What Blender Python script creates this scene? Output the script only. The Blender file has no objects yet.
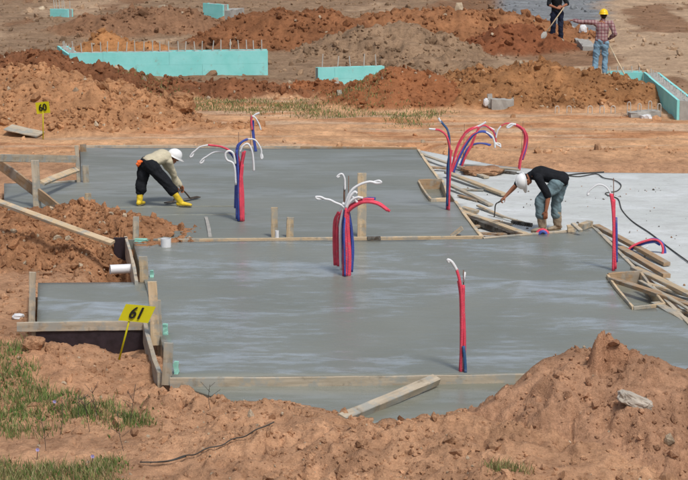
import bpy, bmesh, math, random
import numpy as np
from mathutils import Vector, Matrix, Euler

random.seed(7); RNG = np.random.default_rng(11)
scene = bpy.context.scene
C = scene.collection

# ------------------------------------------------------------------ camera
FPX, CX, CY, HCAM = 2200.0, 344.0, 240.0, 6.9
TH = math.atan(420.0 / FPX)
cam_d = bpy.data.cameras.new('camera'); cam = bpy.data.objects.new('camera', cam_d); C.objects.link(cam)
cam.location = (0, 0, HCAM); cam.rotation_euler = (math.pi / 2 - TH, 0, 0)
cam_d.sensor_width = 36.0; cam_d.lens = 36.0 * FPX / 688.0
cam_d.clip_start = 0.5; cam_d.clip_end = 5000
scene.camera = cam

# ------------------------------------------------------------------ sky, sun, exposure
SUN_EL, SUN_AZ = math.radians(58), math.radians(152)      # azimuth clockwise from +Y: behind the camera, to its right
w = bpy.data.worlds.new('World'); scene.world = w; w.use_nodes = True
nt = w.node_tree; nt.nodes.clear()
sky = nt.nodes.new('ShaderNodeTexSky'); sky.sky_type = 'NISHITA'; sky.sun_disc = False
sky.sun_elevation = SUN_EL; sky.sun_rotation = SUN_AZ
sky.air_density = 1.0; sky.dust_density = 4.0; sky.ozone_density = 1.0
hs = nt.nodes.new('ShaderNodeHueSaturation'); hs.inputs['Saturation'].default_value = 0.8
bg = nt.nodes.new('ShaderNodeBackground'); bg.inputs['Strength'].default_value = 0.12
wo = nt.nodes.new('ShaderNodeOutputWorld')
nt.links.new(sky.outputs[0], hs.inputs['Color']); nt.links.new(hs.outputs[0], bg.inputs['Color']); nt.links.new(bg.outputs[0], wo.inputs[0])
sun_d = bpy.data.lights.new('sun', 'SUN'); sun_d.energy = 2.4; sun_d.angle = math.radians(9); sun_d.color = (1.0, 0.97, 0.93)
sun = bpy.data.objects.new('sun', sun_d); C.objects.link(sun)
sd = Vector((math.sin(SUN_AZ) * math.cos(SUN_EL), math.cos(SUN_AZ) * math.cos(SUN_EL), math.sin(SUN_EL)))
sun.rotation_euler = sd.to_track_quat('Z', 'Y').to_euler(); sun.location = (0, 0, 40)
scene.view_settings.view_transform = 'Standard'; scene.view_settings.look = 'None'
scene.view_settings.gamma = 1.0; scene.view_settings.use_curve_mapping = False
scene.view_settings.exposure = -0.04

# ------------------------------------------------------------------ picture position -> place
def ray(px, py):
    u = (px - CX) / FPX; v = (py - CY) / FPX
    return Vector((u, math.cos(TH) - v * math.sin(TH), -math.sin(TH) - v * math.cos(TH)))
def G(px, py, z=0.0):
    r = ray(px, py); t = (z - HCAM) / r.z
    return Vector((r.x * t, r.y * t, z))
def P(px, py, d):
    r = ray(px, py); t = d / r.y
    return Vector((r.x * t, d, HCAM + r.z * t))
def srgb(r, g, b, k=1.0):
    f = lambda c: (c / 12.92 if c <= 0.04045 else ((c + 0.055) / 1.055) ** 2.4) * k
    return (f(r / 255), f(g / 255), f(b / 255), 1.0)

# ------------------------------------------------------------------ materials
def mat_new(name, rough=0.8, spec=0.3):
    m = bpy.data.materials.new(name); m.use_nodes = True
    b = m.node_tree.nodes['Principled BSDF']; b.inputs['Roughness'].default_value = rough
    b.inputs['Specular IOR Level'].default_value = spec
    return m, m.node_tree, b
def N(t, kind, **kw):
    n = t.nodes.new(kind)
    for k, v in kw.items():
        if k in n.inputs: n.inputs[k].default_value = v
        else: setattr(n, k, v)
    return n
def coords(t, scale=(1, 1, 1), kind='Object'):
    tc = N(t, 'ShaderNodeTexCoord'); mp = N(t, 'ShaderNodeMapping'); mp.inputs['Scale'].default_value = scale
    t.links.new(tc.outputs[kind], mp.inputs['Vector']); return mp.outputs[0]
def noise(t, vec, scale, detail=4, rough=0.6):
    n = N(t, 'ShaderNodeTexNoise'); n.inputs['Scale'].default_value = scale; n.inputs['Detail'].default_value = detail
    n.inputs['Roughness'].default_value = rough
    if vec is not None: t.links.new(vec, n.inputs['Vector'])
    return n.outputs['Fac']
def ramp(t, fac, stops):
    r = N(t, 'ShaderNodeValToRGB'); t.links.new(fac, r.inputs['Fac'])
    e = r.color_ramp.elements
    while len(e) < len(stops): e.new(0.5)
    for el, (p, c) in zip(e, stops): el.position = p; el.color = c if len(c) == 4 else (*c, 1)
    return r.outputs['Color']
def mix(t, fac, a, b, mode='MIX'):
    m = N(t, 'ShaderNodeMix', data_type='RGBA', blend_type=mode)
    for v, s in ((fac, m.inputs[0]), (a, m.inputs[6]), (b, m.inputs[7])):
        if hasattr(v, 'is_output'): t.links.new(v, s)
        elif isinstance(v, (int, float)): s.default_value = v
        else: s.default_value = v
    return m.outputs[2]
def bump(t, b, h, strength=0.3, dist=0.02):
    n = N(t, 'ShaderNodeBump'); n.inputs['Strength'].default_value = strength; n.inputs['Distance'].default_value = dist
    t.links.new(h, n.inputs['Height']); t.links.new(n.outputs[0], b.inputs['Normal'])
g = lambda v: (v, v, v, 1)

def simple(name, col, rough=0.7, var=0.25, scale=8, spec=0.3, metal=0.0, bstr=0.15):
    m, t, b = mat_new(name, rough, spec); v = coords(t)
    n = noise(t, v, scale, 5); k = ramp(t, n, [(0.25, g(1 - var)), (0.75, g(1 + var))])
    t.links.new(mix(t, 1.0, col, k, 'MULTIPLY'), b.inputs['Base Color'])
    b.inputs['Metallic'].default_value = metal
    if bstr: bump(t, b, noise(t, v, scale * 4, 4), bstr, 0.01)
    return m

def soil_material():
    m, t, b = mat_new('soil', 0.95, 0.12)
    a = N(t, 'ShaderNodeAttribute', attribute_name='Col')
    v = coords(t)
    n1 = noise(t, v, 1.1, 6, 0.65); n2 = noise(t, v, 9, 6, 0.7); n3 = noise(t, v, 45, 4, 0.7)
    k1 = ramp(t, n1, [(0.3, (0.76, 0.74, 0.74)), (0.7, (1.18, 1.18, 1.18))])
    k2 = ramp(t, n2, [(0.3, (0.66, 0.62, 0.6)), (0.5, g(1.0)), (0.75, (1.25, 1.26, 1.28))])
    k3 = ramp(t, n3, [(0.3, g(0.8)), (0.7, g(1.2))])
    c = mix(t, 1.0, a.outputs['Color'], k1, 'MULTIPLY'); c = mix(t, 1.0, c, k2, 'MULTIPLY'); c = mix(t, 1.0, c, k3, 'MULTIPLY')
    vo = N(t, 'ShaderNodeTexVoronoi'); vo.inputs['Scale'].default_value = 16; t.links.new(v, vo.inputs['Vector'])
    peb = ramp(t, vo.outputs['Distance'], [(0.08, g(1.0)), (0.13, g(0.0))])
    sel = ramp(t, noise(t, v, 3.3, 3), [(0.54, g(0.0)), (0.62, g(0.55))])
    pf = mix(t, 1.0, peb, sel, 'MULTIPLY')
    c = mix(t, pf, c, srgb(205, 185, 160))
    t.links.new(c, b.inputs['Base Color'])
    ad = N(t, 'ShaderNodeMath', operation='ADD'); t.links.new(n2, ad.inputs[0]); t.links.new(n3, ad.inputs[1])
    bump(t, b, ad.outputs[0], 0.75, 0.05)
    return m
M = {}
M['soil'] = soil_material()

def concrete(name, base, light, rlo, rhi, stretch, wet=True, spec=0.5, seed=0.0):
    m, t, b = mat_new(name, 0.5, spec)
    v = coords(t, stretch)
    mp = v.node; mp.inputs['Location'].default_value = (seed, seed * 1.7, 0)
    n1 = noise(t, v, 0.55, 7, 0.62); n2 = noise(t, v, 2.4, 6, 0.65)
    v2 = coords(t); n3 = noise(t, v2, 60, 3); n4 = noise(t, v2, 0.35, 3)
    s = N(t, 'ShaderNodeMath', operation='MULTIPLY_ADD'); t.links.new(n2, s.inputs[0]); s.inputs[1].default_value = 0.45; t.links.new(n1, s.inputs[2])
    nf = noise(t, v, 5.5, 6, 0.7)
    s2 = N(t, 'ShaderNodeMath', operation='MULTIPLY_ADD'); t.links.new(nf, s2.inputs[0]); s2.inputs[1].default_value = 0.5; t.links.new(s.outputs[0], s2.inputs[2])
    s3 = N(t, 'ShaderNodeMath', operation='MULTIPLY'); t.links.new(s2.outputs[0], s3.inputs[0]); s3.inputs[1].default_value = 0.5
    sheen_streak = ramp(t, s3.outputs[0], [(0.488, g(0)), (0.575, g(.85))])
    c = mix(t, sheen_streak, base, light)  # on wet slabs this puts the pale sky sheen into the base colour
    k4 = ramp(t, n4, [(0.35, (0.9, 0.91, 0.9)), (0.65, (1.08, 1.08, 1.09))])
    c = mix(t, 1.0, c, k4, 'MULTIPLY')
    if not wet:      # crumbs, footprints and damp spots on the dry slab
        vx = coords(t, (1, 1.6, 1)); sp_ = ramp(t, noise(t, vx, 7, 5, .7), [(0.58, g(0)), (0.68, g(.6))]); c = mix(t, sp_, c, srgb(140, 138, 132))
        sp_ = ramp(t, noise(t, vx, 1.5, 4, .6), [(0.48, g(0)), (0.66, g(.5))]); c = mix(t, sp_, c, srgb(164, 166, 164))
    t.links.new(c, b.inputs['Base Color'])
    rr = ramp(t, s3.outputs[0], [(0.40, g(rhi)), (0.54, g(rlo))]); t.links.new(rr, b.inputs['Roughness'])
    ad = N(t, 'ShaderNodeMath', operation='MULTIPLY_ADD'); t.links.new(n3, ad.inputs[0]); ad.inputs[1].default_value = 0.3; t.links.new(n2, ad.inputs[2])
    wv = N(t, 'ShaderNodeTexWave', wave_type='RINGS'); wv.inputs['Scale'].default_value = .9; wv.inputs['Distortion'].default_value = 9; wv.inputs['Detail'].default_value = 3; wv.inputs['Detail Scale'].default_value = .6
    t.links.new(v2, wv.inputs['Vector'])
    ad2 = N(t, 'ShaderNodeMath', operation='MULTIPLY_ADD'); t.links.new(wv.outputs['Fac'], ad2.inputs[0]); ad2.inputs[1].default_value = .25; t.links.new(ad.outputs[0], ad2.inputs[2])
    bump(t, b, ad2.outputs[0], 0.3 if wet else 0.6, 0.012)
    return m
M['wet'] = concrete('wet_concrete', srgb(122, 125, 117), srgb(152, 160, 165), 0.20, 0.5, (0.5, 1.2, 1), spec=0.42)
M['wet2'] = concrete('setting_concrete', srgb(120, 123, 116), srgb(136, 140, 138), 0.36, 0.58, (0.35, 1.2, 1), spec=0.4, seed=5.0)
M['pale'] = concrete('pale_concrete', srgb(188, 192, 190), srgb(202, 206, 206), 0.6, 0.9, (0.8, 1.4, 1), False, 0.3, seed=9.0)
M['strip'] = concrete('sunken_concrete', srgb(120, 122, 110), srgb(135, 139, 132), 0.25, 0.45, (0.35, 1.2, 1), seed=3.0)

def wood(name, a, c2, dark=0.6, splat=0.0):
    m, t, b = mat_new(name, 0.8, 0.2)
    v = coords(t, (1.2, 14, 14)); v2 = coords(t)
    oi = N(t, 'ShaderNodeObjectInfo')
    n = noise(t, v, 1.6, 6, 0.65)
    c = mix(t, ramp(t, n, [(0.3, g(0)), (0.7, g(1))]), a, c2)
    rv = ramp(t, oi.outputs['Random'], [(0.0, g(0.8)), (1.0, g(1.15))]); c = mix(t, 1.0, c, rv, 'MULTIPLY')
    n2 = noise(t, v2, 5, 5, 0.7); c = mix(t, ramp(t, n2, [(0.55, g(0)), (0.75, g(dark))]), c, srgb(70, 58, 46))
    if splat:
        n3 = noise(t, v2, 3.1, 5, 0.7); c = mix(t, ramp(t, n3, [(0.5, g(0)), (0.58, g(splat))]), c, srgb(150, 152, 146))
    t.links.new(c, b.inputs['Base Color']); bump(t, b, n, 0.3, 0.01)
    return m
M['wood'] = wood('pine_board', srgb(206, 186, 156), srgb(178, 156, 124), 0.6, 0.7)
M['wood_grey'] = wood('weathered_board', srgb(194, 182, 162), srgb(158, 146, 126), 0.65, 0.8)
M['wood_brown'] = wood('brown_board', srgb(174, 148, 118), srgb(146, 120, 92), 0.55, 0.5)
M['wood_dark'] = wood('dark_board', srgb(84, 74, 64), srgb(60, 54, 48), 0.5, 0.3)
M['red'] = simple('red_conduit', srgb(206, 62, 84), 0.5, 0.3, 5, 0.4, bstr=0)
M['blue'] = simple('blue_conduit', srgb(52, 70, 146), 0.5, 0.3, 5, 0.4, bstr=0)
M['steel_blue'] = simple('teal_blue_conduit', srgb(44, 88, 134), 0.5, 0.3, 5, 0.4, bstr=0)
M['white'] = simple('white_plastic', srgb(214, 216, 218), 0.45, 0.08, 6, 0.4, bstr=0)
M['steel'] = simple('rusty_bar', srgb(110, 84, 70), 0.75, 0.3, 20, 0.3)
M['pin'] = simple('grey_bar', srgb(186, 182, 174), 0.6, 0.2, 20, 0.3)
def conduit(name, col):
    m, t, b = mat_new(name, 0.5, 0.4); v = coords(t)
    c = mix(t, 1.0, col, ramp(t, noise(t, v, 6, 5), [(0.3, g(.72)), (0.7, g(1.25))]), 'MULTIPLY')
    c = mix(t, ramp(t, noise(t, v, 11, 5, .7), [(0.56, g(0)), (0.68, g(.55))]), c, srgb(150, 142, 136))      # cement dust
    t.links.new(c, b.inputs['Base Color'])
    w_ = N(t, 'ShaderNodeTexWave', bands_direction='Z'); w_.inputs['Scale'].default_value = 22; t.links.new(v, w_.inputs['Vector']); bump(t, b, w_.outputs['Fac'], .5, .006)
    return m
M['red'] = conduit('red_conduit', srgb(220, 70, 92)); M['blue'] = conduit('blue_conduit', srgb(58, 78, 158)); M['steel_blue'] = conduit('teal_blue_conduit', srgb(44, 88, 134))
def foam_mat():
    m, t, b = mat_new('cyan_foam', 0.75, 0.25); v = coords(t)
    c = mix(t, ramp(t, noise(t, v, 2.2, 5), [(0.35, g(0)), (0.7, g(1))]), srgb(132, 212, 208), srgb(152, 222, 220))
    c = mix(t, ramp(t, noise(t, v, 3.5, 6, .7), [(0.58, g(0)), (0.72, g(.6))]), c, srgb(150, 140, 118))
    t.links.new(c, b.inputs['Base Color']); bump(t, b, noise(t, v, 18, 4), .2, .01); return m
M['foam'] = foam_mat()
M['foam_mint'] = simple('mint_foam', srgb(142, 196, 180), 0.75, 0.25, 12, 0.25)
M['core'] = simple('rough_concrete', srgb(158, 156, 150), 0.9, 0.2, 7, 0.2, bstr=0.4)
M['tar'] = simple('black_membrane', srgb(44, 36, 42), 0.5, 0.5, 9, 0.4)
M['yellow'] = simple('yellow_board', srgb(190, 182, 16), 0.55, 0.08, 6, 0.35, bstr=0)
M['ink'] = simple('black_ink', srgb(24, 24, 20), 0.6, 0.1, 6, bstr=0)
M['hose'] = simple('dark_cable', srgb(66, 64, 60), 0.6, 0.2, 6)
M['skin'] = simple('skin', srgb(150, 98, 72), 0.6, 0.08, 12, 0.35, bstr=0.1)
M['hair'] = simple('dark_hair', srgb(32, 26, 22), 0.7, 0.2, 40)
M['black_cloth'] = simple('black_cloth', srgb(30, 32, 36), 0.9, 0.3, 14, 0.15)
M['navy_cloth'] = simple('navy_cloth', srgb(36, 42, 60), 0.9, 0.3, 14, 0.15)
M['cream_cloth'] = simple('cream_cloth', srgb(188, 180, 156), 0.9, 0.15, 10, 0.15)
M['denim'] = simple('blue_grey_denim', srgb(108, 128, 134), 0.9, 0.35, 7, 0.15)
M['jeans'] = simple('light_blue_jeans', srgb(122, 156, 178), 0.9, 0.22, 6, 0.15)
M['boot_yellow'] = simple('yellow_rubber', srgb(212, 182, 44), 0.5, 0.35, 7, 0.4)
M['boot_tan'] = simple('muddy_rubber', srgb(150, 136, 116), 0.7, 0.45, 9)
M['boot_grey'] = simple('cement_coated_rubber', srgb(118, 112, 92), 0.7, 0.3, 12)
M['helmet_white'] = simple('white_helmet', srgb(226, 228, 228), 0.35, 0.05, 5, 0.5, bstr=0)
M['helmet_yellow'] = simple('yellow_helmet', srgb(238, 196, 24), 0.35, 0.05, 5, 0.5, bstr=0)
M['orange'] = simple('orange_cloth', srgb(232, 108, 50), 0.8, 0.15, 14)
M['grass'] = None
M['rock'] = simple('pale_rubble', srgb(168, 160, 148), 0.9, 0.25, 7, 0.2, bstr=0.5)
M['clay'] = simple('clay', srgb(172, 112, 78), 0.95, 0.3, 5, 0.1, bstr=0.6)
M['gravel'] = simple('grey_gravel', srgb(140, 140, 136), 0.95, 0.3, 30, 0.15, bstr=0.6)
def plaid():
    m, t, b = mat_new('plaid_cloth', 0.9, 0.15)
    tc = N(t, 'ShaderNodeTexCoord'); sp = N(t, 'ShaderNodeSeparateXYZ'); t.links.new(tc.outputs['Object'], sp.inputs[0])
    c = srgb(176, 150, 146)
    for ax, per, col, f in (('X', 0.085, srgb(120, 44, 54), 0.6), ('Z', 0.085, srgb(112, 42, 54), 0.6), ('X', 0.0425, srgb(62, 58, 78), 0.35), ('Z', 0.0425, srgb(62, 58, 78), 0.35)):
        mu = N(t, 'ShaderNodeMath', operation='DIVIDE'); t.links.new(sp.outputs[ax], mu.inputs[0]); mu.inputs[1].default_value = per
        fr = N(t, 'ShaderNodeMath', operation='FRACT'); t.links.new(mu.outputs[0], fr.inputs[0])
        k = ramp(t, fr.outputs[0], [(0.0, g(f)), (0.3, g(f)), (0.34, g(0)), (0.96, g(0)), (1.0, g(f))])
        c = mix(t, k, c, col)
    t.links.new(c, b.inputs['Base Color']); return m
M['plaid'] = plaid()
M['petal'] = simple('violet_petal', srgb(170, 160, 210), 0.7, 0.1, 20, bstr=0)
def leafy(name, c1, c2):
    m, t, b = mat_new(name, 0.75, 0.2)
    a = N(t, 'ShaderNodeAttribute', attribute_name='Col'); t.links.new(a.outputs['Color'], b.inputs['Base Color'])
    b.inputs['Subsurface Weight'].default_value = 0.0
    return m
M['grass'] = leafy('grass_blade', None, None)

# ------------------------------------------------------------------ object helpers
def tag(o, label=None, cat=None, group=None, kind=None):
    if label: o['label'] = label
    if cat: o['category'] = cat
    if group: o['group'] = group
    if kind: o['kind'] = kind
    return o
def link(o, parent=None):
    C.objects.link(o)
    if parent is not None: o.parent = parent
    return o
def empty(name, loc=(0, 0, 0), rot=(0, 0, 0)):
    o = bpy.data.objects.new(name, None); o.location = loc; o.rotation_euler = rot; o.empty_display_size = 0.2
    return link(o)
def mesh_obj(name, verts, faces, mat, parent=None, smooth=False):
    me = bpy.data.meshes.new(name); me.from_pydata([tuple(v) for v in verts], [], [tuple(f) for f in faces]); me.update()
    if mat: me.materials.append(mat)
    if smooth: me.polygons.foreach_set('use_smooth', [True] * len(me.polygons))
    return link(bpy.data.objects.new(name, me), parent)
def big_mesh(name, co, quads, mat, col=None, smooth=True, parent=None):
    me = bpy.data.meshes.new(name); n = quads.shape[1]
    me.vertices.add(len(co)); me.vertices.foreach_set('co', np.asarray(co, np.float32).ravel())
    me.loops.add(quads.size); me.loops.foreach_set('vertex_index', quads.ravel().astype(np.int32))
    me.polygons.add(len(quads)); me.polygons.foreach_set('loop_start', (np.arange(len(quads)) * n).astype(np.int32))
    me.polygons.foreach_set('loop_total', np.full(len(quads), n, np.int32))
    me.polygons.foreach_set('use_smooth', np.full(len(quads), smooth))
    if col is not None:
        ca = me.color_attributes.new('Col', 'FLOAT_COLOR', 'POINT')
        c4 = np.ones((len(co), 4), np.float32); c4[:, :3] = col; ca.data.foreach_set('color', c4.ravel())
    me.update(calc_edges=True); me.validate()
    if mat: me.materials.append(mat)
    return link(bpy.data.objects.new(name, me), parent)

def frame_of(p1, p2, roll=0.0):
    x = (Vector(p2) - Vector(p1)); L = x.length; x.normalize()
    up = Vector((0, 0, 1)) if abs(x.z) < 0.95 else Vector((0, -1, 0))
    y = up.cross(x).normalized(); z = x.cross(y)
    m = Matrix((x, y, z)).transposed().to_4x4(); m = m @ Matrix.Rotation(roll, 4, 'X'); m.translation = Vector(p1)
    return m, L
def board(name, p1, p2, wid, thk, mat, label=None, cat='board', parent=None, roll=0.0, rough=0.006, group=None, seg=5, point=False):
    """a length of lumber from p1 to p2; wid across, thk up; ends and edges uneven"""
    m, L = frame_of(p1, p2, roll)
    rr = random.Random(int(abs(p1[0] * 977 + p1[1] * 131 + L * 53) * 100) % 99991)
    vs, fs = [], []
    bow = rr.uniform(-1, 1) * 0.009 * L; bx = min(0.006, thk * 0.2)
    for i in range(seg + 1):
        s = i / seg; sc = 1.0
        if point and i == seg: sc = 0.35
        jx = rr.uniform(-0.01, 0.01) if i in (0, seg) else 0
        b = bow * 4 * s * (1 - s)
        prof = [(-wid / 2 + bx, -thk / 2), (wid / 2 - bx, -thk / 2), (wid / 2, -thk / 2 + bx), (wid / 2, thk / 2 - bx), (wid / 2 - bx, thk / 2), (-wid / 2 + bx, thk / 2), (-wid / 2, thk / 2 - bx), (-wid / 2, -thk / 2 + bx)]
        for (a, c) in prof:
            vs.append((s * L + jx, a * sc + b + rr.uniform(-rough, rough) * 0.7, c * (sc if point else 1) + rr.uniform(-rough, rough) * 0.6))
    for i in range(seg):
        for j in range(8):
            fs.append((i * 8 + j, i * 8 + (j + 1) % 8, (i + 1) * 8 + (j + 1) % 8, (i + 1) * 8 + j))
    fs.append(tuple(reversed(range(8)))); fs.append(tuple(range(seg * 8, seg * 8 + 8)))
    o = mesh_obj(name, vs, fs, mat, parent)
    o.matrix_basis = m if parent is None else parent.matrix_basis.inverted() @ m
    return tag(o, label, cat if label else None, group)
def box_mesh(name, x0, x1, y0, y1, z0, z1, mat, parent=None, jit=0.0):
    vs = [(x, y, z) for x in (x0, x1) for y in (y0, y1) for z in (z0, z1)]
    vs = [tuple(c + random.uniform(-jit, jit) for c in v) for v in vs]
    return mesh_obj(name, vs, [(0, 1, 3, 2), (4, 6, 7, 5), (0, 4, 5, 1), (2, 3, 7, 6), (0, 2, 6, 4), (1, 5, 7, 3)], mat, parent)
def catmull(pts, n=8):
    pts = [Vector(p) for p in pts]
    if len(pts) == 2: return [pts[0].lerp(pts[1], i / n) for i in range(n + 1)]
    q = [pts[0] * 2 - pts[1]] + pts + [pts[-1] * 2 - pts[-2]]; out = []
    for i in range(1, len(q) - 2):
        a, b, c, d = q[i - 1:i + 3]
        for k in range(n):
            t = k / n
            out.append(0.5 * ((2 * b) + (c - a) * t + (2 * a - 5 * b + 4 * c - d) * t * t + (3 * b - a - 3 * c + d) * t ** 3))
    out.append(pts[-1]); return out
def tube_geo(path, rad, sides=8, cap=True, flat=None):
    """rings along a path; rad number, list, or list of (a, b) with side axis flat"""
    n = len(path); vs, fs = [], []
    ref = None
    for i, p in enumerate(path):
        tdir = (path[min(i + 1, n - 1)] - path[max(i - 1, 0)]).normalized()
        if flat is not None: s = (flat - tdir * flat.dot(tdir)).normalized()
        else:
            if ref is None: ref = Vector((0, 0, 1)) if abs(tdir.z) < 0.9 else Vector((1, 0, 0))
            s = (ref - tdir * ref.dot(tdir)).normalized(); ref = s
        u = tdir.cross(s)
        r = rad[i] if isinstance(rad, (list, tuple)) else rad
        a, b = r if isinstance(r, (list, tuple)) else (r, r)
        for k in range(sides):
            an = 2 * math.pi * k / sides
            vs.append(p + s * (a * math.cos(an)) + u * (b * math.sin(an)))
    for i in range(n - 1):
        for k in range(sides):
            fs.append((i * sides + k, i * sides + (k + 1) % sides, (i + 1) * sides + (k + 1) % sides, (i + 1) * sides + k))
    if cap: fs.append(tuple(reversed(range(sides)))); fs.append(tuple(range((n - 1) * sides, n * sides)))
    return vs, fs
def tube(name, pts, rad, mat, parent=None, sides=8, n=8, origin=None):
    path = catmull(pts, n) if len(pts) > 2 else [Vector(pts[0]), Vector(pts[1])]
    o0 = Vector(origin) if origin is not None else (parent.location.copy() if parent is not None else Vector((0, 0, 0)))
    vs, fs = tube_geo([p - o0 for p in path], rad, sides)
    ob = mesh_obj(name, vs, fs, mat, parent, True)
    if parent is None: ob.location = o0
    return ob

# ------------------------------------------------------------------ vectorised noise
def _h(ix, iy, s):
    n = (ix.astype(np.int64) * 374761393 + iy.astype(np.int64) * 668265263 + s * 982451653) & 0xffffffff
    n = ((n ^ (n >> 13)) * 1274126177) & 0xffffffff
    return ((n ^ (n >> 16)) & 0xffff).astype(np.float32) / 65535.0
def perlin(x, y, s=0):
    ix = np.floor(x); iy = np.floor(y); fx = (x - ix).astype(np.float32); fy = (y - iy).astype(np.float32)
    u = fx * fx * fx * (fx * (fx * 6 - 15) + 10); v = fy * fy * fy * (fy * (fy * 6 - 15) + 10)
    def gr(dx, dy):
        a = _h(ix + dx, iy + dy, s) * 6.2831853
        return np.cos(a) * (fx - dx) + np.sin(a) * (fy - dy)
    a = gr(0, 0); b = gr(1, 0); c = gr(0, 1); d = gr(1, 1)
    return ((a + (b - a) * u) * (1 - v) + (c + (d - c) * u) * v) * 1.5
def fbm(x, y, f, octv, s=0, gain=0.5, billow=False):
    o = 0; a = 1.0
    for i in range(octv):
        n = perlin(x * f + 17.3 * i, y * f - 9.1 * i, s + i); o = o + a * ((np.abs(n) * 2 - 0.6) if billow else n); f *= 2.03; a *= gain
    return o
def sstep(a, b, x):
    t = np.clip((x - a) / (b - a), 0, 1); return t * t * (3 - 2 * t)

# ------------------------------------------------------------------ footprints of the slabs (world)
def poly_px(pts, z=0.0): return [G(x, y, z) for x, y in pts]
FAR = poly_px([(80, 148), (418, 149), (441, 182.3), (418.5, 183), (431, 201.5), (454, 202), (480, 236.5), (129, 240), (60, 216), (4, 216), (4, 183), (81, 182)])
NEAR = poly_px([(133, 242), (480, 239.5), (570, 232), (592, 226), (639, 273), (607.5, 277.5), (633.5, 310), (672, 307), (735, 371), (172, 377.5)])
PORCH = poly_px([(38, 282.5), (148, 282.5), (158, 322), (37, 322)], -0.02)
STRIP = poly_px([(174, 384), (735, 378), (760, 415), (470, 424), (330, 426), (215, 398)], -0.10)
PALE = poly_px([(418, 150), (500, 166), (560, 172), (900, 176), (1000, 440), (745, 371), (594, 225), (570, 230), (480, 236)], -0.14)
def inside(poly, x, y):
    r = np.zeros(x.shape, bool); n = len(poly)
    for i in range(n):
        a, b = poly[i], poly[(i + 1) % n]
        cond = ((a.y > y) != (b.y > y))
        xi = (b.x - a.x) * (y - a.y) / ((b.y - a.y) if abs(b.y - a.y) > 1e-9 else 1e-9) + a.x
        r ^= cond & (x < xi)
    return r

# ------------------------------------------------------------------ the ground sheet and the soil heaps on it
near_rows = [-60, -25, -8, 2, 8, 12, 15, 17.5]
rows = [19.0]
while rows[-1] < 92: rows.append(rows[-1] + 0.040 * (rows[-1] / 24) ** 1.25)
far_rows = [93, 95, 98, 102, 107, 115, 130, 160, 220, 400, 900, 2500]
D = np.array(near_rows + rows + far_rows)
ui = np.linspace(-0.215, 0.215, 760)
uo = np.array([0.22, 0.23, 0.25, 0.28, 0.33, 0.42, 0.6, 1.0, 2.0])
U = np.concatenate([-uo[::-1], ui, uo])
DD, UU = np.meshgrid(D, U, indexing='ij')
X = UU * np.maximum(DD, 12.0); Y = DD.copy()

ORANGE = srgb(190, 146, 110)[:3]; TAN = srgb(184, 158, 130)[:3]; BROWN = srgb(136, 102, 76)[:3]; RUST = srgb(154, 102, 68)[:3]
GREYS = srgb(150, 125, 100)[:3]; CLAYC = srgb(168, 124, 90)[:3]; DARKB = srgb(120, 92, 70)[:3]; OCHRE = srgb(160, 116, 78)[:3]; ROAD = srgb(208, 164, 124)[:3]
PINK = srgb(187, 146, 113)[:3]; GRAVEL = srgb(134, 138, 140)[:3]

base = -0.26 + 0.22 * sstep(41, 46.5, Y)
base = base + 0.10 * sstep(27.5, 24, Y) * 1.0
base = base + fbm(X, Y, 0.12, 3, 3) * 0.10 * sstep(46, 52, Y)
# far ground climbs a little
base = base + 0.02 * np.maximum(Y - 88, 0)
cold = np.zeros(X.shape + (3,), np.float32); cold[...] = PINK
def blend(mask, col):
    global cold
    cold = cold * (1 - mask[..., None]) + np.array(col, np.float32) * mask[..., None]
blend(sstep(44, 47, Y), ROAD)
# beyond the road the earth turns greyer, tan to the right
fz = sstep(55, 60, Y); blend(fz, GREYS)
blend(fz * sstep(0.06, 0.10, X / np.maximum(Y, 1) + 0.01 * fbm(X, Y, 0.3, 3, 8)), TAN)
rd = sstep(46, 47.5, Y) * (1 - sstep(54, 57, Y))      # dragged and driven-over strip: rust, tan and pale tracks
blend(rd * sstep(0.05, 0.5, fbm(X * .22, Y * 1.1, 1.0, 4, 201)) * .8, srgb(186, 132, 92)[:3]); blend(rd * sstep(0.1, 0.5, fbm(X * .16, Y * 1.6, 1.0, 4, 211)) * .8, srgb(206, 176, 146)[:3])
# tan patches and wheel tracks
pt = fbm(X, Y * 0.35, 0.25, 4, 21); blend(fz * sstep(0.25, 0.5, pt) * 0.8, TAN)
pt = fbm(X, Y * 0.35, 0.22, 4, 29); blend(fz * sstep(0.3, 0.5, pt) * 0.8, BROWN)
# grey gravel far off
gm = sstep(72, 74, Y) * sstep(0.065, 0.075, X / np.maximum(Y, 1)) * (1 - sstep(0.11, 0.125, X / np.maximum(Y, 1) + 0.006 * fbm(X, Y, .5, 3, 40)))
blend(gm, GRAVEL)

rough = 0.35 + 0.0 * X
rough = rough * (1 - 0.75 * sstep(46, 48, Y) * (1 - sstep(53, 56, Y)))     # graded strip behind the slabs
rough = np.where((Y > 56) & (X / np.maximum(Y, 1) > 0.08), 0.22, rough)

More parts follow.
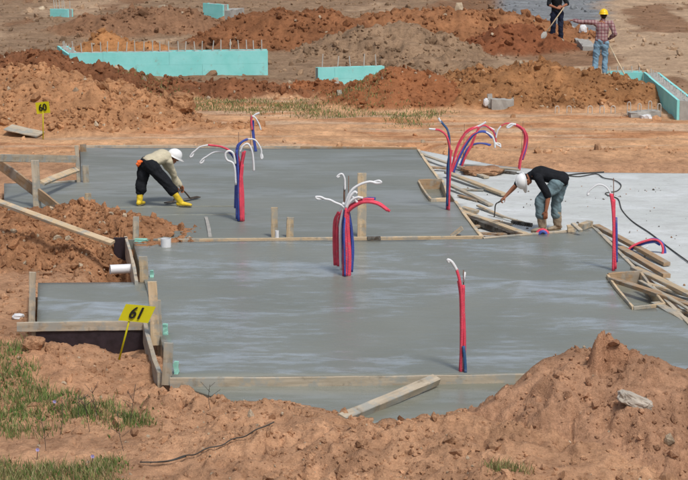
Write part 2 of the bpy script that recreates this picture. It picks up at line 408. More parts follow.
wx = X + fbm(X, Y, 1.1, 3, 50) * 0.22; wy = Y + fbm(X, Y, 1.1, 3, 60) * 0.22
HEAPS = []   # crests given as picture position and distance
def heap(name, label, crest, col, slope=0.62, r=0.25, rgh=1.0, back=None, slope_b=None, warp=1.0, side=0.0):
    pts = [P(*c) for c in crest]
    hx = X + (wx - X) * warp; hy = Y + (wy - Y) * warp
    best = np.full(X.shape, -9.0)
    m = 9.0
    x0 = min(p.x for p in pts) - m; x1 = max(p.x for p in pts) + m; y0 = min(p.y for p in pts) - m; y1 = max(p.y for p in pts) + m
    sel = (X > x0) & (X < x1) & (Y > y0) & (Y < y1)
    qx = hx[sel]; qy = hy[sel]; bz = np.full(qx.shape, -9.0)
    segs = list(zip(pts[:-1], pts[1:])) if len(pts) > 1 else [(pts[0], pts[0] + Vector((0.01, 0, 0)))]
    for a, b in segs:
        dx, dy = b.x - a.x, b.y - a.y; L2 = dx * dx + dy * dy + 1e-9
        t = np.clip(((qx - a.x) * dx + (qy - a.y) * dy) / L2, 0, 1)
        cx = a.x + t * dx; cy = a.y + t * dy; cz = a.z + t * (b.z - a.z)
        ds = np.hypot(qx - cx, qy - cy)
        sl = np.where(qy < cy, slope, slope_b or slope) + side * np.abs(qx - cx) / (ds + 1e-6)
        z = cz - (np.sqrt(ds * ds + r * r) - r) * sl
        bz = np.maximum(bz, z)
    best[sel] = bz
    HEAPS.append(dict(name=name, label=label, h=best, col=col, rgh=rgh))

# foreground, along the front of the slabs
heap('soil_heap', 'big crumbling orange soil heap filling the right foreground corner',
     [(458, 420, 24.4), (474, 413, 24.6), (490, 406, 24.7), (505, 396, 24.8), (520, 385, 24.9), (534, 370, 25.0), (547, 357, 25.0), (565, 354, 25.0), (592, 356, 25.0), (620, 354, 24.9), (640, 356, 24.8), (663, 366, 24.7), (690, 370, 24.6), (760, 372, 24.6)],
     srgb(175, 136, 107)[:3], 0.5, 0.3, 1.0, slope_b=0.75, side=0.45)
heap('soil_heap', 'big pointed lump of clay standing on top of the right foreground heap',
     [(597, 337, 24.7), (601, 332, 24.75), (607, 331, 24.85), (614, 335, 24.8), (624, 343, 24.75), (638, 355, 24.7)], srgb(178, 136, 106)[:3], 2.6, 0.03, 0.9, slope_b=2.5, warp=0.35, side=1.5)
heap('soil_heap', 'low pinkish orange soil bank along the front of the sunken concrete strip',
     [(150, 392, 26.2), (188, 392, 26.1), (205, 394, 25.9), (225, 400, 25.7), (258, 403, 25.5), (283, 410, 25.2), (313, 421, 24.8), (340, 429, 24.6), (366, 429, 24.4), (390, 422, 24.3), (415, 414, 24.2), (446, 411, 24.2), (462, 416, 24.1)],
     PINK, 0.13, 0.2, 1.0, slope_b=0.8)
heap('soil_heap', 'orange soil heap below the small porch slab at the left, with the tilted yellow sign',
     [(-60, 322, 29.0), (0, 334, 28.6), (30, 344, 28.5), (60, 354, 28.3), (100, 356, 28.2), (125, 364, 28.0), (145, 374, 27.6), (160, 382, 27.2)],
     srgb(184, 142, 109)[:3], 0.16, 0.2, 0.8, slope_b=0.55)
# left, between the two slabs
heap('soil_heap', 'cloddy orange soil heap at the left between the two wet slabs',
     [(-90, 200, 38.0), (-20, 205, 37.6), (20, 215, 37.2), (45, 205, 37.4), (75, 203, 37.5), (100, 210, 37.2), (120, 217, 36.9), (140, 224, 36.7), (160, 233, 36.4)],
     CLAYC, 0.25, 0.25, 1.0, slope_b=0.9)
# left bank behind the far slab
heap('soil_heap', 'long pale orange bank of cloddy soil behind the number 60 sign',
     [(-130, 60, 52.5), (-40, 66, 52.2), (5, 68, 52.0), (40, 70, 51.8), (80, 76, 51.5), (110, 86, 51.3), (140, 100, 51.0), (165, 112, 50.6), (200, 118, 50.2), (240, 124, 49.8), (280, 130, 49.4)],
     srgb(182, 136, 98)[:3], 0.42, 0.4, 1.1)
heap('soil_heap', 'dark brown ridge of loose soil in front of the long cyan foam wall',
     [(-120, 56, 58), (-10, 58, 57.5), (20, 52, 57.2), (45, 48, 57.2), (58, 53, 57.2), (70, 63, 57), (80, 69, 57), (90, 64, 57), (98, 63, 57), (106, 69, 57), (125, 75, 56.5), (150, 81, 56.5), (200, 81, 56.5), (243, 79, 56.5), (268, 83, 56.5), (300, 90, 56.2)],
     srgb(136, 92, 64)[:3], 0.5, 0.3, 1.2)
heap('soil_heap', 'smooth orange brown heap in front of the short cyan foam wall',
     [(296, 86, 57), (320, 80, 57.2), (343, 85, 57), (362, 81, 56), (380, 73, 55.2), (398, 67, 55), (420, 71, 55), (445, 83, 54.8), (475, 96, 54.4)],
     RUST, 0.5, 0.35, 0.8)
heap('soil_heap', 'wide brown cloddy heap at whose top the worker in plaid stands',
     [(478, 92, 54.2), (494, 75, 55), (514, 64, 55.4), (545, 65, 55.4), (575, 69, 55.3), (592, 76, 55.2), (612, 77, 55.2), (638, 84, 55), (652, 97, 54.4)],
     OCHRE, 0.42, 0.5, 1.2, slope_b=0.3)
# behind the foam walls
heap('soil_heap', 'grey rubble heap behind the short cyan foam wall',
     [(290, 56, 65.8), (330, 40, 66.2), (360, 30, 66.5), (398, 23, 66.5), (430, 33, 66.4), (455, 45, 66)], GREYS, 0.45, 0.5, 1.1)
heap('soil_heap', 'low grey cloddy heap in the middle behind the smooth orange heap',
     [(395, 62, 61), (425, 58, 61), (455, 60, 61), (482, 72, 60)], GREYS, 0.4, 0.4, 1.3)
heap('soil_heap', 'reddish brown heap at the top centre behind the long cyan foam wall',
     [(232, 26, 68.5), (250, 14, 68.8), (275, 11, 68.8), (300, 10, 69), (330, 12, 69), (350, 20, 68.8), (362, 36, 68.4)], srgb(140, 96, 66)[:3], 0.55, 0.5, 1.0)
heap('soil_heap', 'tall orange heap along the top of the picture right of centre',
     [(340, 24, 70.5), (372, 14, 70.7), (400, 10, 70.8), (440, 9, 70.8), (490, 10, 70.8), (520, 15, 70.7), (550, 22, 70.5), (580, 30, 70.2)], srgb(158, 112, 78)[:3], 0.5, 0.5, 1.0)
heap('soil_heap', 'small dark red brown heap left of the cropped worker with a shovel',
     [(499, 41, 67.6), (512, 23, 67.9), (527, 25, 67.9), (545, 32, 67.8), (562, 42, 67.5)], srgb(138, 88, 60)[:3], 0.55, 0.3, 0.9)
heap('soil_heap', 'low brown heap in the distance at the top left',
     [(70, 24, 73.2), (100, 14, 73.6), (130, 10, 73.8), (170, 8, 74), (205, 18, 73.8), (228, 30, 73)], srgb(144, 110, 84)[:3], 0.45, 0.5, 1.0)
heap('soil_heap', 'small pointed tan heap behind the left end of the long cyan foam wall',
     [(96, 44, 66.9), (107, 32, 67.2), (122, 40, 67), (160, 45, 66.8)], srgb(176, 126, 82)[:3], 0.6, 0.3, 0.8)

hid = np.zeros(X.shape, np.int32); hmax = np.full(X.shape, -9.0)
for i, hp in enumerate(HEAPS):
    b = hp['h'] > hmax; hmax = np.where(b, hp['h'], hmax); hid = np.where(b, i, hid)
in_slab = np.zeros(X.shape, bool)
for pl, zz in ((FAR, 0), (NEAR, 0), (PORCH, 0), (STRIP, 0), (PALE, 0)): in_slab |= inside(pl, X, Y)
base0 = np.where(in_slab, -0.34, base)
over = hmax - base
is_heap = over > 0.0
k = sstep(-0.05, 0.12, over)
for i, hp in enumerate(HEAPS):
    mk = (k * (hid == i)); blend(mk, hp['col']); rough = np.where(hid == i, rough * (1 - k) + hp['rgh'] * k, rough)
Z = np.maximum(base0, hmax)
# smooth the foot of heaps where no slab lies
s = 0.10; e = np.clip(0.5 + 0.5 * (hmax - base0) / s, 0, 1)
Z = np.where(in_slab, Z, base0 * (1 - e) + hmax * e + s * e * (1 - e) * 0.9)
lump = fbm(X, Y, 0.9, 3, 70) * 0.10 + fbm(X, Y, 2.3, 3, 80, 0.5, True) * 0.05 * (0.45 + sstep(-.2, .5, perlin(X * .7, Y * .7, 181))) + fbm(X, Y, 8.5, 3, 90, 0.55, True) * 0.020 * sstep(-.3, .5, perlin(X * 1.1, Y * 1.1, 191))
lump2 = np.maximum(perlin(X * 3.7, Y * 3.7, 101), 0) ** 2 * 0.16 - np.maximum(perlin(X * 2.3 + 5, Y * 2.3, 111), 0) ** 2 * 0.10
lump = lump - lump.mean(); lump2 = lump2 - lump2.mean()
crack = np.maximum(0, 1 - np.abs(perlin(X * 1.6 + .3 * fbm(X, Y, 2, 2, 33), Y * 1.6, 161)) * 11) * sstep(.05, .35, perlin(X * .9, Y * .9, 171))
lump = lump - 0.07 * crack - 0.012
amp = rough * np.where(in_slab & (Z < 0.03), 0.0, 1.0) * np.where(Y < 17, 0, 1) * np.where(np.abs(UU) > 0.2151, 0.3, 1)
Z = Z + (lump + lump2 * np.clip(rough, 0, 1)) * amp
Z = np.where(in_slab & (over < 0.10), np.minimum(Z, -0.30), Z)
for (px_, py_, sx_, sy_, dp_) in ((92, 342, 1.0, .55, .30), (121, 262, .30, 1.3, .62), (112, 278, .5, .7, .25)):
    c_ = G(px_, py_, -.2); Z = Z - dp_ * np.exp(-((X - c_.x) / sx_) ** 2 - ((Y - c_.y) / sy_) ** 2) * (~in_slab)
def edge_dist(poly):
    d = np.full(X.shape, 99.0)
    for i in range(len(poly)):
        a, b = poly[i], poly[(i + 1) % len(poly)]; dx, dy = b.x - a.x, b.y - a.y; t = np.clip(((X - a.x) * dx + (Y - a.y) * dy) / (dx * dx + dy * dy + 1e-9), 0, 1)
        d = np.minimum(d, np.hypot(X - a.x - t * dx, Y - a.y - t * dy))
    return d
e_ = sstep(.06, .5, edge_dist(PALE)); Z = np.where(in_slab, Z, Z * e_ + (1 - e_) * np.minimum(Z, -.19))
# wheel ruts on the graded strip
Z = Z + np.where((Y > 47) & (Y < 53), 0.02 * np.sin(Y * 5 + fbm(X, Y, .3, 2, 5) * 3), 0)
# damp darker blotches and paler dry crust
bl = fbm(X, Y, 1.4, 4, 130); cold = cold * (1 + 0.16 * np.clip(bl, -1, 1))[..., None]
crev = fbm(X, Y, 5, 2, 140); cold = cold * (1 + 0.10 * np.clip(crev, -1, 1))[..., None]

nR, nC = X.shape
idx = np.arange(nR * nC).reshape(nR, nC)
quads = np.stack([idx[:-1, :-1], idx[:-1, 1:], idx[1:, 1:], idx[1:, :-1]], -1).reshape(-1, 4)
co = np.stack([X, Y, Z], -1).reshape(-1, 3); colf = cold.reshape(-1, 3)
owner = np.where((over > 0.05) & (~(in_slab & (over < 0.10))), hid + 1, 0)[:-1, :-1].reshape(-1)
def sub(own):
    q = quads[owner == own]
    u, inv = np.unique(q, return_inverse=True); return co[u], inv.reshape(-1, 4), colf[u]
c_, q_, k_ = sub(0)
tag(big_mesh('ground', c_, q_, M['soil'], k_), kind='structure')
for i, hp in enumerate(HEAPS):
    c_, q_, k_ = sub(i + 1)
    if len(q_): tag(big_mesh(hp['name'], c_, q_, M['soil'], k_), hp['label'], 'soil heap', 'heaps of excavated soil')
def lookup(x, y):
    u = x / max(y, 12.0); i = int(np.clip(np.searchsorted(D, y) - 1, 0, nR - 2)); j = int(np.clip(np.searchsorted(U, u) - 1, 0, nC - 2)); return i, j
def hz(x, y):
    i, j = lookup(x, y); return float(Z[i:i + 2, j:j + 2].mean())
def on_ground(px, py):
    """the point of the terrain seen at a picture position"""
    r = ray(px, py); t = 15.0
    while t < 200:
        x, y, z = r.x * t, r.y * t, HCAM + r.z * t
        if z < hz(x, y): break
        t += 0.03
    return Vector((r.x * t, r.y * t, hz(r.x * t, r.y * t)))

# clods and stones lying on the soil (uncountable)
def ico(sub=1):
    bm = bmesh.new(); bmesh.ops.create_icosphere(bm, subdivisions=sub, radius=1); v = np.array([p.co[:] for p in bm.verts]); f = np.array([[q.index for q in t.verts] for t in bm.faces]); bm.free(); return v, f
IV, IF = ico(2); IV1, IF1 = ico(1)
def scatter_clods(name, n, region, smin, smax, label, power=2.2, lowpoly=True, pale=0.05):
    bv, bf = (IV1, IF1) if lowpoly else (IV, IF)
    cs, cl, fs = [], [], []; k = 0; cnt = 0
    while cnt < n and k < n * 60:
        k += 1
        y = region[2] + (region[3] - region[2]) * random.random(); x = (region[0] + (region[1] - region[0]) * random.random()) * y
        i, j = lookup(x, y); rg = rough[i, j]
        if in_slab[i, j] and over[i, j] < 0.12: continue
        if random.random() > rg ** 1.8: continue
        if random.random() > 0.25 + 0.9 * max(0.0, float(CL[i, j])): continue
        s = smin * (1 - random.random() * (1 - (smin / smax) ** power)) ** (-1 / power)
        a = RNG.normal(size=3); R_ = np.array(Euler(RNG.uniform(0, 6.28, 3)).to_matrix())
        v = bv * (1 + RNG.normal(scale=0.24, size=(len(bv), 1))) * (s * np.array([1, RNG.uniform(.65, 1), RNG.uniform(.5, .8)]))
        v = v @ R_.T + np.array([x, y, hz(x, y) + s * 0.15])
        c = cold[i, j] * RNG.uniform(0.78, 1.2)
        if random.random() < pale: c = np.array(srgb(196, 178, 152)[:3]) * RNG.uniform(.8, 1.1)
        fs.append(bf + len(cs) * len(bv)); cs.append(v); cl.append(np.repeat(c[None], len(bv), 0)); cnt += 1
    o = big_mesh(name, np.concatenate(cs), np.concatenate(fs), M['soil'], np.concatenate(cl), smooth=False)
    return tag(o, label, 'clods', kind='stuff')
CL = fbm(X, Y, 0.8, 3, 150) + 0.3
scatter_clods('soil_clods', 4200, (-0.19, 0.19, 21.5, 31), 0.012, 0.12, 'small clods and stones strewn over the foreground soil', 2.4)
scatter_clods('soil_clods', 3000, (-0.19, 0.02, 30, 42), 0.02, 0.11, 'crumbled clods over the left soil between the slabs', 2.2)
scatter_clods('soil_clods', 7500, (-0.19, 0.19, 46, 60), 0.025, 0.15, 'clods strewn over the banks behind the slabs', 2.2)
scatter_clods('soil_clods', 4000, (-0.19, 0.19, 60, 86), 0.04, 0.22, 'clods over the distant excavated ground', 2.6, pale=0.015)

# ------------------------------------------------------------------ concrete slabs
def slab(name, poly, ztop, thick, mat, label, cat='slab'):
    """a cast slab: wavy float-finished top on a fine grid clipped to the outline, with straight sides"""
    c = sum(poly, Vector()) / len(poly); bm = bmesh.new()
    vs = [bm.verts.new((p.x - c.x, p.y - c.y, 0)) for p in poly]
    f = bm.faces.new(vs)
    if f.normal.z < 0: bmesh.ops.reverse_faces(bm, faces=[f])
    for ax, lo, hi in ((0, min(v.co.x for v in vs), max(v.co.x for v in vs)), (1, min(v.co.y for v in vs), max(v.co.y for v in vs))):
        q = lo + 0.25
        while q < hi:
            nrm = Vector((1, 0, 0)) if ax == 0 else Vector((0, 1, 0)); pnt = nrm * q
            bmesh.ops.bisect_plane(bm, geom=bm.verts[:] + bm.edges[:] + bm.faces[:], plane_co=pnt, plane_no=nrm); q += 0.25
    ret = bmesh.ops.extrude_face_region(bm, geom=bm.faces[:])
    for el in ret['geom']:
        if isinstance(el, bmesh.types.BMVert): el.co.z -= thick
    bmesh.ops.recalc_face_normals(bm, faces=bm.faces[:])
    for v in bm.verts:
        if v.co.z > -1e-4:
            wob = math.sin(v.co.x * 1.9 + v.co.y * .7) * .004 + math.sin(v.co.y * 2.3 - v.co.x * .4) * .004
            v.co.z += wob
    me = bpy.data.meshes.new(name); bm.to_mesh(me); bm.free(); me.materials.append(mat)
    for p in me.polygons: p.use_smooth = p.normal.z > 0.9
    o = link(bpy.data.objects.new(name, me)); o.location = (c.x, c.y, ztop)
    return tag(o, label, cat)
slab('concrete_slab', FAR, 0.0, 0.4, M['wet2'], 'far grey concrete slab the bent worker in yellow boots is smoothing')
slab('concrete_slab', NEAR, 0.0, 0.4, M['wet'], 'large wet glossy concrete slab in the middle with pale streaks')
slab('concrete_slab', PORCH, -0.02, 0.28, M['wet'], 'small porch slab at the left above the tilted yellow sign')
slab('concrete_slab', STRIP, -0.10, 0.2, M['strip'], 'sunken strip of wet concrete in front of the large slab')
slab('concrete_slab', PALE, -0.14, 0.2, M['pale'], 'pale dry concrete slab at the right under the worker in black')
# screed ridges left by the float across the front of the far slab
for (a, b, lb) in (((112, 207.5), (238, 206), 'upper of two low wet mortar ridges across the far slab'), ((138, 215.8), (246, 213.8), 'lower of two low wet mortar ridges across the far slab')):
    pa, pb = G(*a), G(*b); pts = [pa.lerp(pb, i / 6) + Vector((0, random.uniform(-.02, .02), 0.0)) for i in range(7)]
    vs, fs = tube_geo(catmull([p - pa for p in pts], 6), [(0.014 + 0.004 * random.random(), 0.05 + 0.015 * random.random()) for _ in range(37)], 8, True, Vector((0, 0, 1)))
    o = mesh_obj('mortar_ridge', vs, fs, M['strip'], None, True); o.location = pa; tag(o, lb, 'mortar')
board('screed_rail', G(206, 217, .012), G(210, 237, .012), 0.06, 0.02, M['core'], 'short pale rail lying in the far slab by the left pipes', 'rail')

# ------------------------------------------------------------------ formwork, stakes and loose lumber
def stake(name, x1, y1, x2, y2, z, wid, thk, mat, label, cat='stake', sink=0.12, rough=0.006):
    b = G(x1, y1, z); t = P(x2, y2, b.y); dv = (b - t).normalized()
    return board(name, b + dv * sink, t, wid, thk, mat, label, cat, rough=rough)
W, WG, WB, WD = M['wood'], M['wood_grey'], M['wood_brown'], M['wood_dark']
def form(a, b, ztop, hgt, thk, mat, label, off=(0, 0), z=0.0, name='form_board', seg=8):
    p1 = G(a[0], a[1], z); p2 = G(b[0], b[1], z); c = ztop - hgt / 2
    o = Vector((off[0], off[1], 0))
    return board(name, Vector((p1.x, p1.y, c)) + o, Vector((p2.x, p2.y, c)) + o, thk, hgt, mat, label, 'form board', seg=seg)
form((158, 240.3), (481, 237.0), 0.022, 0.2, 0.045, W, 'long thin form board between the far slab and the large wet slab')
form((170, 378.2), (532, 374.6), 0.018, 0.20, 0.05, WG, 'front form board between the large wet slab and the sunken strip', (0, -0.03), seg=14)
form((532, 374.6), (736, 371.2), 0.014, 0.22, 0.05, WG, 'form board running in behind the right foreground soil heap', (0, -0.03))
form((84, 147.2), (300, 148.2), 0.035, 0.15, 0.05, WG, 'pale form board along the back edge of the far slab, left length', (0, 0.05))
form((300, 148.2), (417, 149.0), 0.03, 0.15, 0.05, WB, 'form board along the back edge of the far slab, right length', (0, 0.05))
form((417, 150), (440, 182.5), 0.02, 0.2, 0.06, W, 'form board along the right edge of the far slab behind the box-out', (0.03, 0))
form((454, 202), (480, 237), 0.02, 0.2, 0.06, W, 'form board along the right edge of the far slab in front of the box-out', (0.03, 0))
form((590, 225.5), (634, 270), 0.02, 0.22, 0.06, WG, 'cement-caked form board along the right edge of the large slab, far length', (0.035, 0))
form((650, 287), (745, 385), 0.02, 0.22, 0.06, WG, 'cement-caked form board along the right edge of the large slab, near length', (0.035, 0))
form((483, 239.0), (571, 231.4), 0.022, 0.2, 0.05, WG, 'form board at the boots of the worker in black', (0, 0.03))
form((127.5, 239), (138.5, 284), 0.05, 0.34, 0.05, WG, 'weathered curved form board beside the black membrane at the left', (-0.03, 0))
form((143.5, 323), (158, 374), 0.02, 0.30, 0.06, WG, 'leaning form board behind the tilted yellow sign, running down to the corner stake', (0.02, 0))
form((18, 323), (146, 321.5), 0.02, 0.13, 0.05, WG, 'front form board of the small porch slab above the black membrane', (0, -0.05))
form((33.5, 281), (33.5, 322), 0.02, 0.3, 0.05, WG, 'left form board of the small porch slab', (0.0, 0))
form((45, 183.5), (76, 181.5), 0.02, 0.2, 0.05, WG, 'form board at the back of the far porch slab behind the rail posts', (0, 0.04))
# black membrane faces
p1 = G(36, 323, 0); p2 = G(147, 322, 0)
board('membrane_sheet', Vector((p1.x, p1.y + .0, -.40)), Vector((p2.x, p2.y + .0, -.40)), 0.02, 0.62, M['tar'], 'black waterproof membrane below the small porch slab', 'membrane')
p1 = G(114, 241, 0); p2 = G(127, 241, 0)
board('membrane_sheet', Vector((p1.x, p1.y, -.14)), Vector((p2.x, p2.y, -.14)), 0.03, 0.40, M['tar'], 'black splattered membrane panel above the white drain pipe', 'membrane')
# drain pipe and stub
def pipe(name, a, b, rad, mat, label, cat='pipe', wall=0.008):
    """an open-ended pipe with wall thickness"""
    a, b = Vector(a), Vector(b); m, L = frame_of(a, b); S = 20; prof = [(0, rad), (L, rad), (L, rad - wall), (0, rad - wall)]
    vs = [(x, r * math.cos(2 * math.pi * k / S), r * math.sin(2 * math.pi * k / S)) for (x, r) in prof for k in range(S)]
    fs = [(q * S + k, q * S + (k + 1) % S, ((q + 1) % 4) * S + (k + 1) % S, ((q + 1) % 4) * S + k) for q in range(4) for k in range(S)]
    o = mesh_obj(name, vs, fs, mat, None, False); o.matrix_basis = m; return tag(o, label, cat)
pd = G(120, 270, -.12).y - .25
pipe('drain_pipe', P(110, 269.5, pd), P(133, 268.5, pd + .1), 0.075, M['white'], 'white plastic drain pipe sticking out of the form at the left')
b = G(166, 248, -.02); pipe('pipe_stub', b, b + Vector((0, 0, .16)), 0.085, M['white'], 'short wide white pipe stub standing in the large wet slab')
b = G(277, 240, -.02); pipe('pipe_stub', b, b + Vector((0, 0, .16)), 0.032, M['white'], 'small white pipe stub beside the middle form board stakes')
# stakes
stake('wooden_stake', 135.5, 239.5, 136, 216.5, 0, .10, .045, WG, 'stake at the back left corner of the large wet slab')
stake('wooden_stake', 144, 280, 143, 256.5, 0, .13, .045, W, 'short stake beside the curved form board and drain pipe')
stake('wooden_stake', 155, 336, 152, 281.5, 0, .12, .05, W, 'tall split stake standing behind the tilted yellow sign')
stake('wooden_stake', 159, 336, 157.5, 300, 0, .09, .04, WG, 'leaning stake nailed to the split one behind the tilted yellow sign')
stake('wooden_stake', 167, 375, 168.5, 343, 0, .12, .05, WG, 'stake at the front left corner of the large wet slab')
stake('wooden_stake', 274.5, 237, 274.5, 208, 0, .11, .045, W, 'taller of two stakes at the middle form board')
stake('wooden_stake', 290, 237, 290.5, 217, 0, .12, .045, W, 'shorter of two stakes at the middle form board')
stake('wooden_stake', 361.5, 237, 362, 173, 0, .15, .045, W, 'tall wide stake behind the central pipe bundle')
stake('wooden_stake', 37.5, 207, 35, 160, 0, .14, .07, WG, 'thick weathered rail post at the far left')
stake('wooden_stake', 78.5, 182, 76.5, 145.5, 0, .075, .05, WG, 'thin white-topped post at the corner of the far slab')
stake('wooden_stake', 86, 182.5, 85.5, 165, 0, .12, .04, WG, 'short rough stake beside the corner post of the far slab')
stake('wooden_stake', 83.5, 152, 83, 144, 0, .13, .05, WB, 'squat brown block at the back left corner of the far slab')
stake('wooden_stake', 88.5, 206, 88, 193.5, 0, .11, .045, W, 'stub of a stake rising from the soil before the far slab')
stake('wooden_stake', 31.5, 322, 32.5, 272, 0, .09, .05, WG, 'tall stake at the left end of the small porch slab')
stake('wooden_stake', 452, 236, 462, 228, 0.0, .16, .05, W, 'short cut block at the right end of the middle form board', sink=.02)
stake('wooden_stake', 571.5, 231.5, 571, 224.5, 0.0, .14, .10, W, 'squat wooden block at the back right corner of the large slab', 'block', sink=.03)
board('wooden_block', G(581, 227, .05), G(590, 223.5, .05), .12, .10, W, 'wooden block at the tip of the right form board', 'block')
board('wooden_cleat', G(573, 224, .16), G(581, 231, .08), .08, .04, WG, 'small tilted cleat leaning on the corner block of the large slab', 'cleat')
board('form_cleat', G(367, 238.4, .035), G(380, 238.2, .035), .09, .05, WD, 'dark cement lump on the middle form board', 'block')
# mint green foam scraps beside the stakes
for (x, y, wd, ht, lb) in ((140, 240.5, .17, .06, 'mint foam scrap at the stake by the back left corner of the large slab'), (150.5, 277, .05, .13, 'mint foam scrap beside the short stake near the drain pipe'), (163.5, 334, .06, .17, 'mint foam scrap beside the tall split stake'), (174, 373, .06, .18, 'mint foam scrap beside the front left corner stake')):
    p = G(x, y, 0.0); rr = random.Random(int(x * 7))
    vs, fs = [], []
    for i in range(5):
        for (a, c) in ((-.5, -.03), (.5, -.03), (.5, .03), (-.5, .03)):
            vs.append((wd * (a + rr.uniform(-.22, .22)), c + rr.uniform(-.01, .01), ht * i / 4 - .02))
    for i in range(4):
        for j in range(4): fs.append((i * 4 + j, i * 4 + (j + 1) % 4, i * 4 + 4 + (j + 1) % 4, i * 4 + 4 + j))
    fs += [(3, 2, 1, 0), (16, 17, 18, 19)]
    o = mesh_obj('foam_scrap', vs, fs, M['foam_mint']); o.location = p + Vector((.03, -.03, 0)); tag(o, lb, 'foam scrap')
# rail and braces at the far left
board('rail_board', P(-6, 158.0, 39.1), P(76, 159.2, 41.9), .04, .14, WG, 'weathered top rail nailed to the posts at the far left')
board('brace_board', P(-2, 163, 40.2), P(58, 209, 38.9), .045, .2, WB, 'wide brown brace slanting down to the left rail post')
board('brace_board', P(42, 183, 40.1), P(77, 169.5, 42.0), .13, .045, W, 'short brace slanting up to the thin corner post', roll=.5)
# lone plank on the heap
board('loose_plank', P(-8, 199.5, 36.0), P(113, 243, 35.0), .13, .05, W, 'long bare plank lying down the slope of the left soil heap', 'plank', roll=.25)
# grey sheet on the soil behind the rail
a = on_ground(8, 133); b2 = on_ground(41, 137)
board('plywood_scrap', a + Vector((0, 0, .10)), b2 + Vector((0, 0, .05)), .45, .03, WG, 'grey scrap of plywood lying on the soil near the number 60 sign', 'plywood', roll=.12)
# diagonal beam in the sunken strip
board('wooden_beam', P(341, 419, 25.15), G(436, 379.5, 0.0), .13, .10, WG, 'cement-splashed wooden beam lying slantwise over the sunken strip', 'beam', roll=.35, seg=9)
# grey broken board on soil edges right: loose lumber on the pale slab
LO = [  # x1,y1,x2,y2, width, thick, lift1, lift2, material, label
 (419, 153, 449, 163.5, .10, .03, .1, .1, WG, 'thin grey lath at the back corner of the pale slab'),
 (431, 167.5, 447, 168.5, .12, .04, .06, .06, WB, 'short cross board behind the box-out, near the tall pipes'),
 (447, 172.5, 504, 194.5, .13, .045, .10, .05, W, 'longest light plank pointing at the hand of the worker in black'),
 (449, 184.5, 491, 205, .10, .04, .10, .03, WG, 'grey plank beside the foot of the tall red and blue pipes'),
 (455, 165, 487, 177.5, .12, .04, .08, .03, WG, 'weathered board under the clay lump by the arched pipes'),
 (448, 163.5, 520, 169.5, .10, .03, .05, .03, WG, 'long lath along the far edge of the pale slab'),
 (494, 170.3, 516, 173.3, .10, .05, .05, .03, WD, 'dark wet board beyond the worker in black'),
 (459, 195.5, 478, 201, .08, .03, .04, .02, WB, 'small offcut in the middle of the loose lumber'),
 (456, 189, 484, 190.5, .07, .03, .03, .02, WG, 'narrow lath lying crosswise in the loose lumber'),
 (463, 208, 478, 212, .14, .05, .09, .04, W, 'short thick offcut nearest the right edge of the far slab'),
 (462, 212, 526, 234.5, .13, .05, .12, .04, W, 'long plank running to the feet of the worker in black'),
 (469, 219, 513, 235.5, .11, .09, .10, .05, WD, 'dark wet timber lying under the long plank'),
 (474, 227, 498, 221, .10, .04, .05, .05, WB, 'brown cross piece under the dark wet timber'),
 (480, 233.5, 512, 234.5, .09, .04, .05, .05, WB, 'brown lath along the corner of the large wet slab'),
 (470, 215.2, 512, 224.5, .05, .03, .06, .03, WG, 'narrow stick between plank and screed tool'),
 (478, 205.5, 505, 217.5, .08, .03, .05, .02, W, 'thin light strip in the loose lumber under the hanging hand tool'),
 (596, 226, 667, 264, .12, .06, .16, .04, WB, 'brown plank by the right form board, farthest of three'),
 (620, 248, 667, 276, .13, .07, .16, .08, WB, 'short thick brown plank below the red and blue loop'),
 (634, 268, 700, 300, .14, .05, .16, .10, W, 'light plank at the right edge, above the near box-out'),
 (612, 279, 700, 309, .13, .06, .19, .16, WB, 'brown plank along the back of the near box-out'),
 (648, 284, 690, 296, .10, .04, .10, .05, W, 'thin plank behind the near box-out planks'),
 (655, 303, 700, 330, .14, .05, .16, .10, WG, 'grey plank leaving the picture at the right, before the near box-out'),
 (640, 281, 690, 310, .06, .03, .20, .18, WG, 'narrow lath on top of the near box-out planks'),
 (668, 309, 700, 314, .10, .04, .12, .10, W, 'short light plank at the right edge, lowest of the stack'),
]
for (x1, y1, x2, y2, wd, th, l1, l2, mt, lb) in LO:
    board('loose_plank', G(x1, y1, -.14 + l1), G(x2, y2, -.14 + l2), wd, th, mt, lb, 'plank', group='loose lumber on the pale slab', seg=6)
# box-outs: open boxes of boards let into the slab edges
def boxout(corners, label, depth=.20, mats=(WB, W, W, W)):
    ps = [G(x, y, 0) for x, y in corners]; c = sum(ps, Vector()) / 4
    e = empty('formwork_box', (c.x, c.y, 0)); tag(e, label, 'formwork box')
    for i in range(4):
        a, b_ = ps[i], ps[(i + 1) % 4]
        board('side_board', Vector((a.x, a.y, .05 - depth / 2 + (.02 if i == 0 else 0))), Vector((b_.x, b_.y, .05 - depth / 2 + (.02 if i == 0 else 0))), .04, depth, mats[i], parent=e)
    vs = [Vector((p.x - c.x, p.y - c.y, -.125)) for p in ps]
    mesh_obj('bottom', vs, [(0, 1, 2, 3)] if (vs[1] - vs[0]).cross(vs[2] - vs[0]).z > 0 else [(3, 2, 1, 0)], M['strip'], e)
    return e
boxout([(418.5, 183), (442.5, 182.5), (448, 200), (431, 201.5)], 'open box of boards let into the right edge of the far slab')
boxout([(607.5, 277.5), (641, 275), (664, 306), (633.5, 310)], 'open box of boards let into the right edge of the large wet slab')

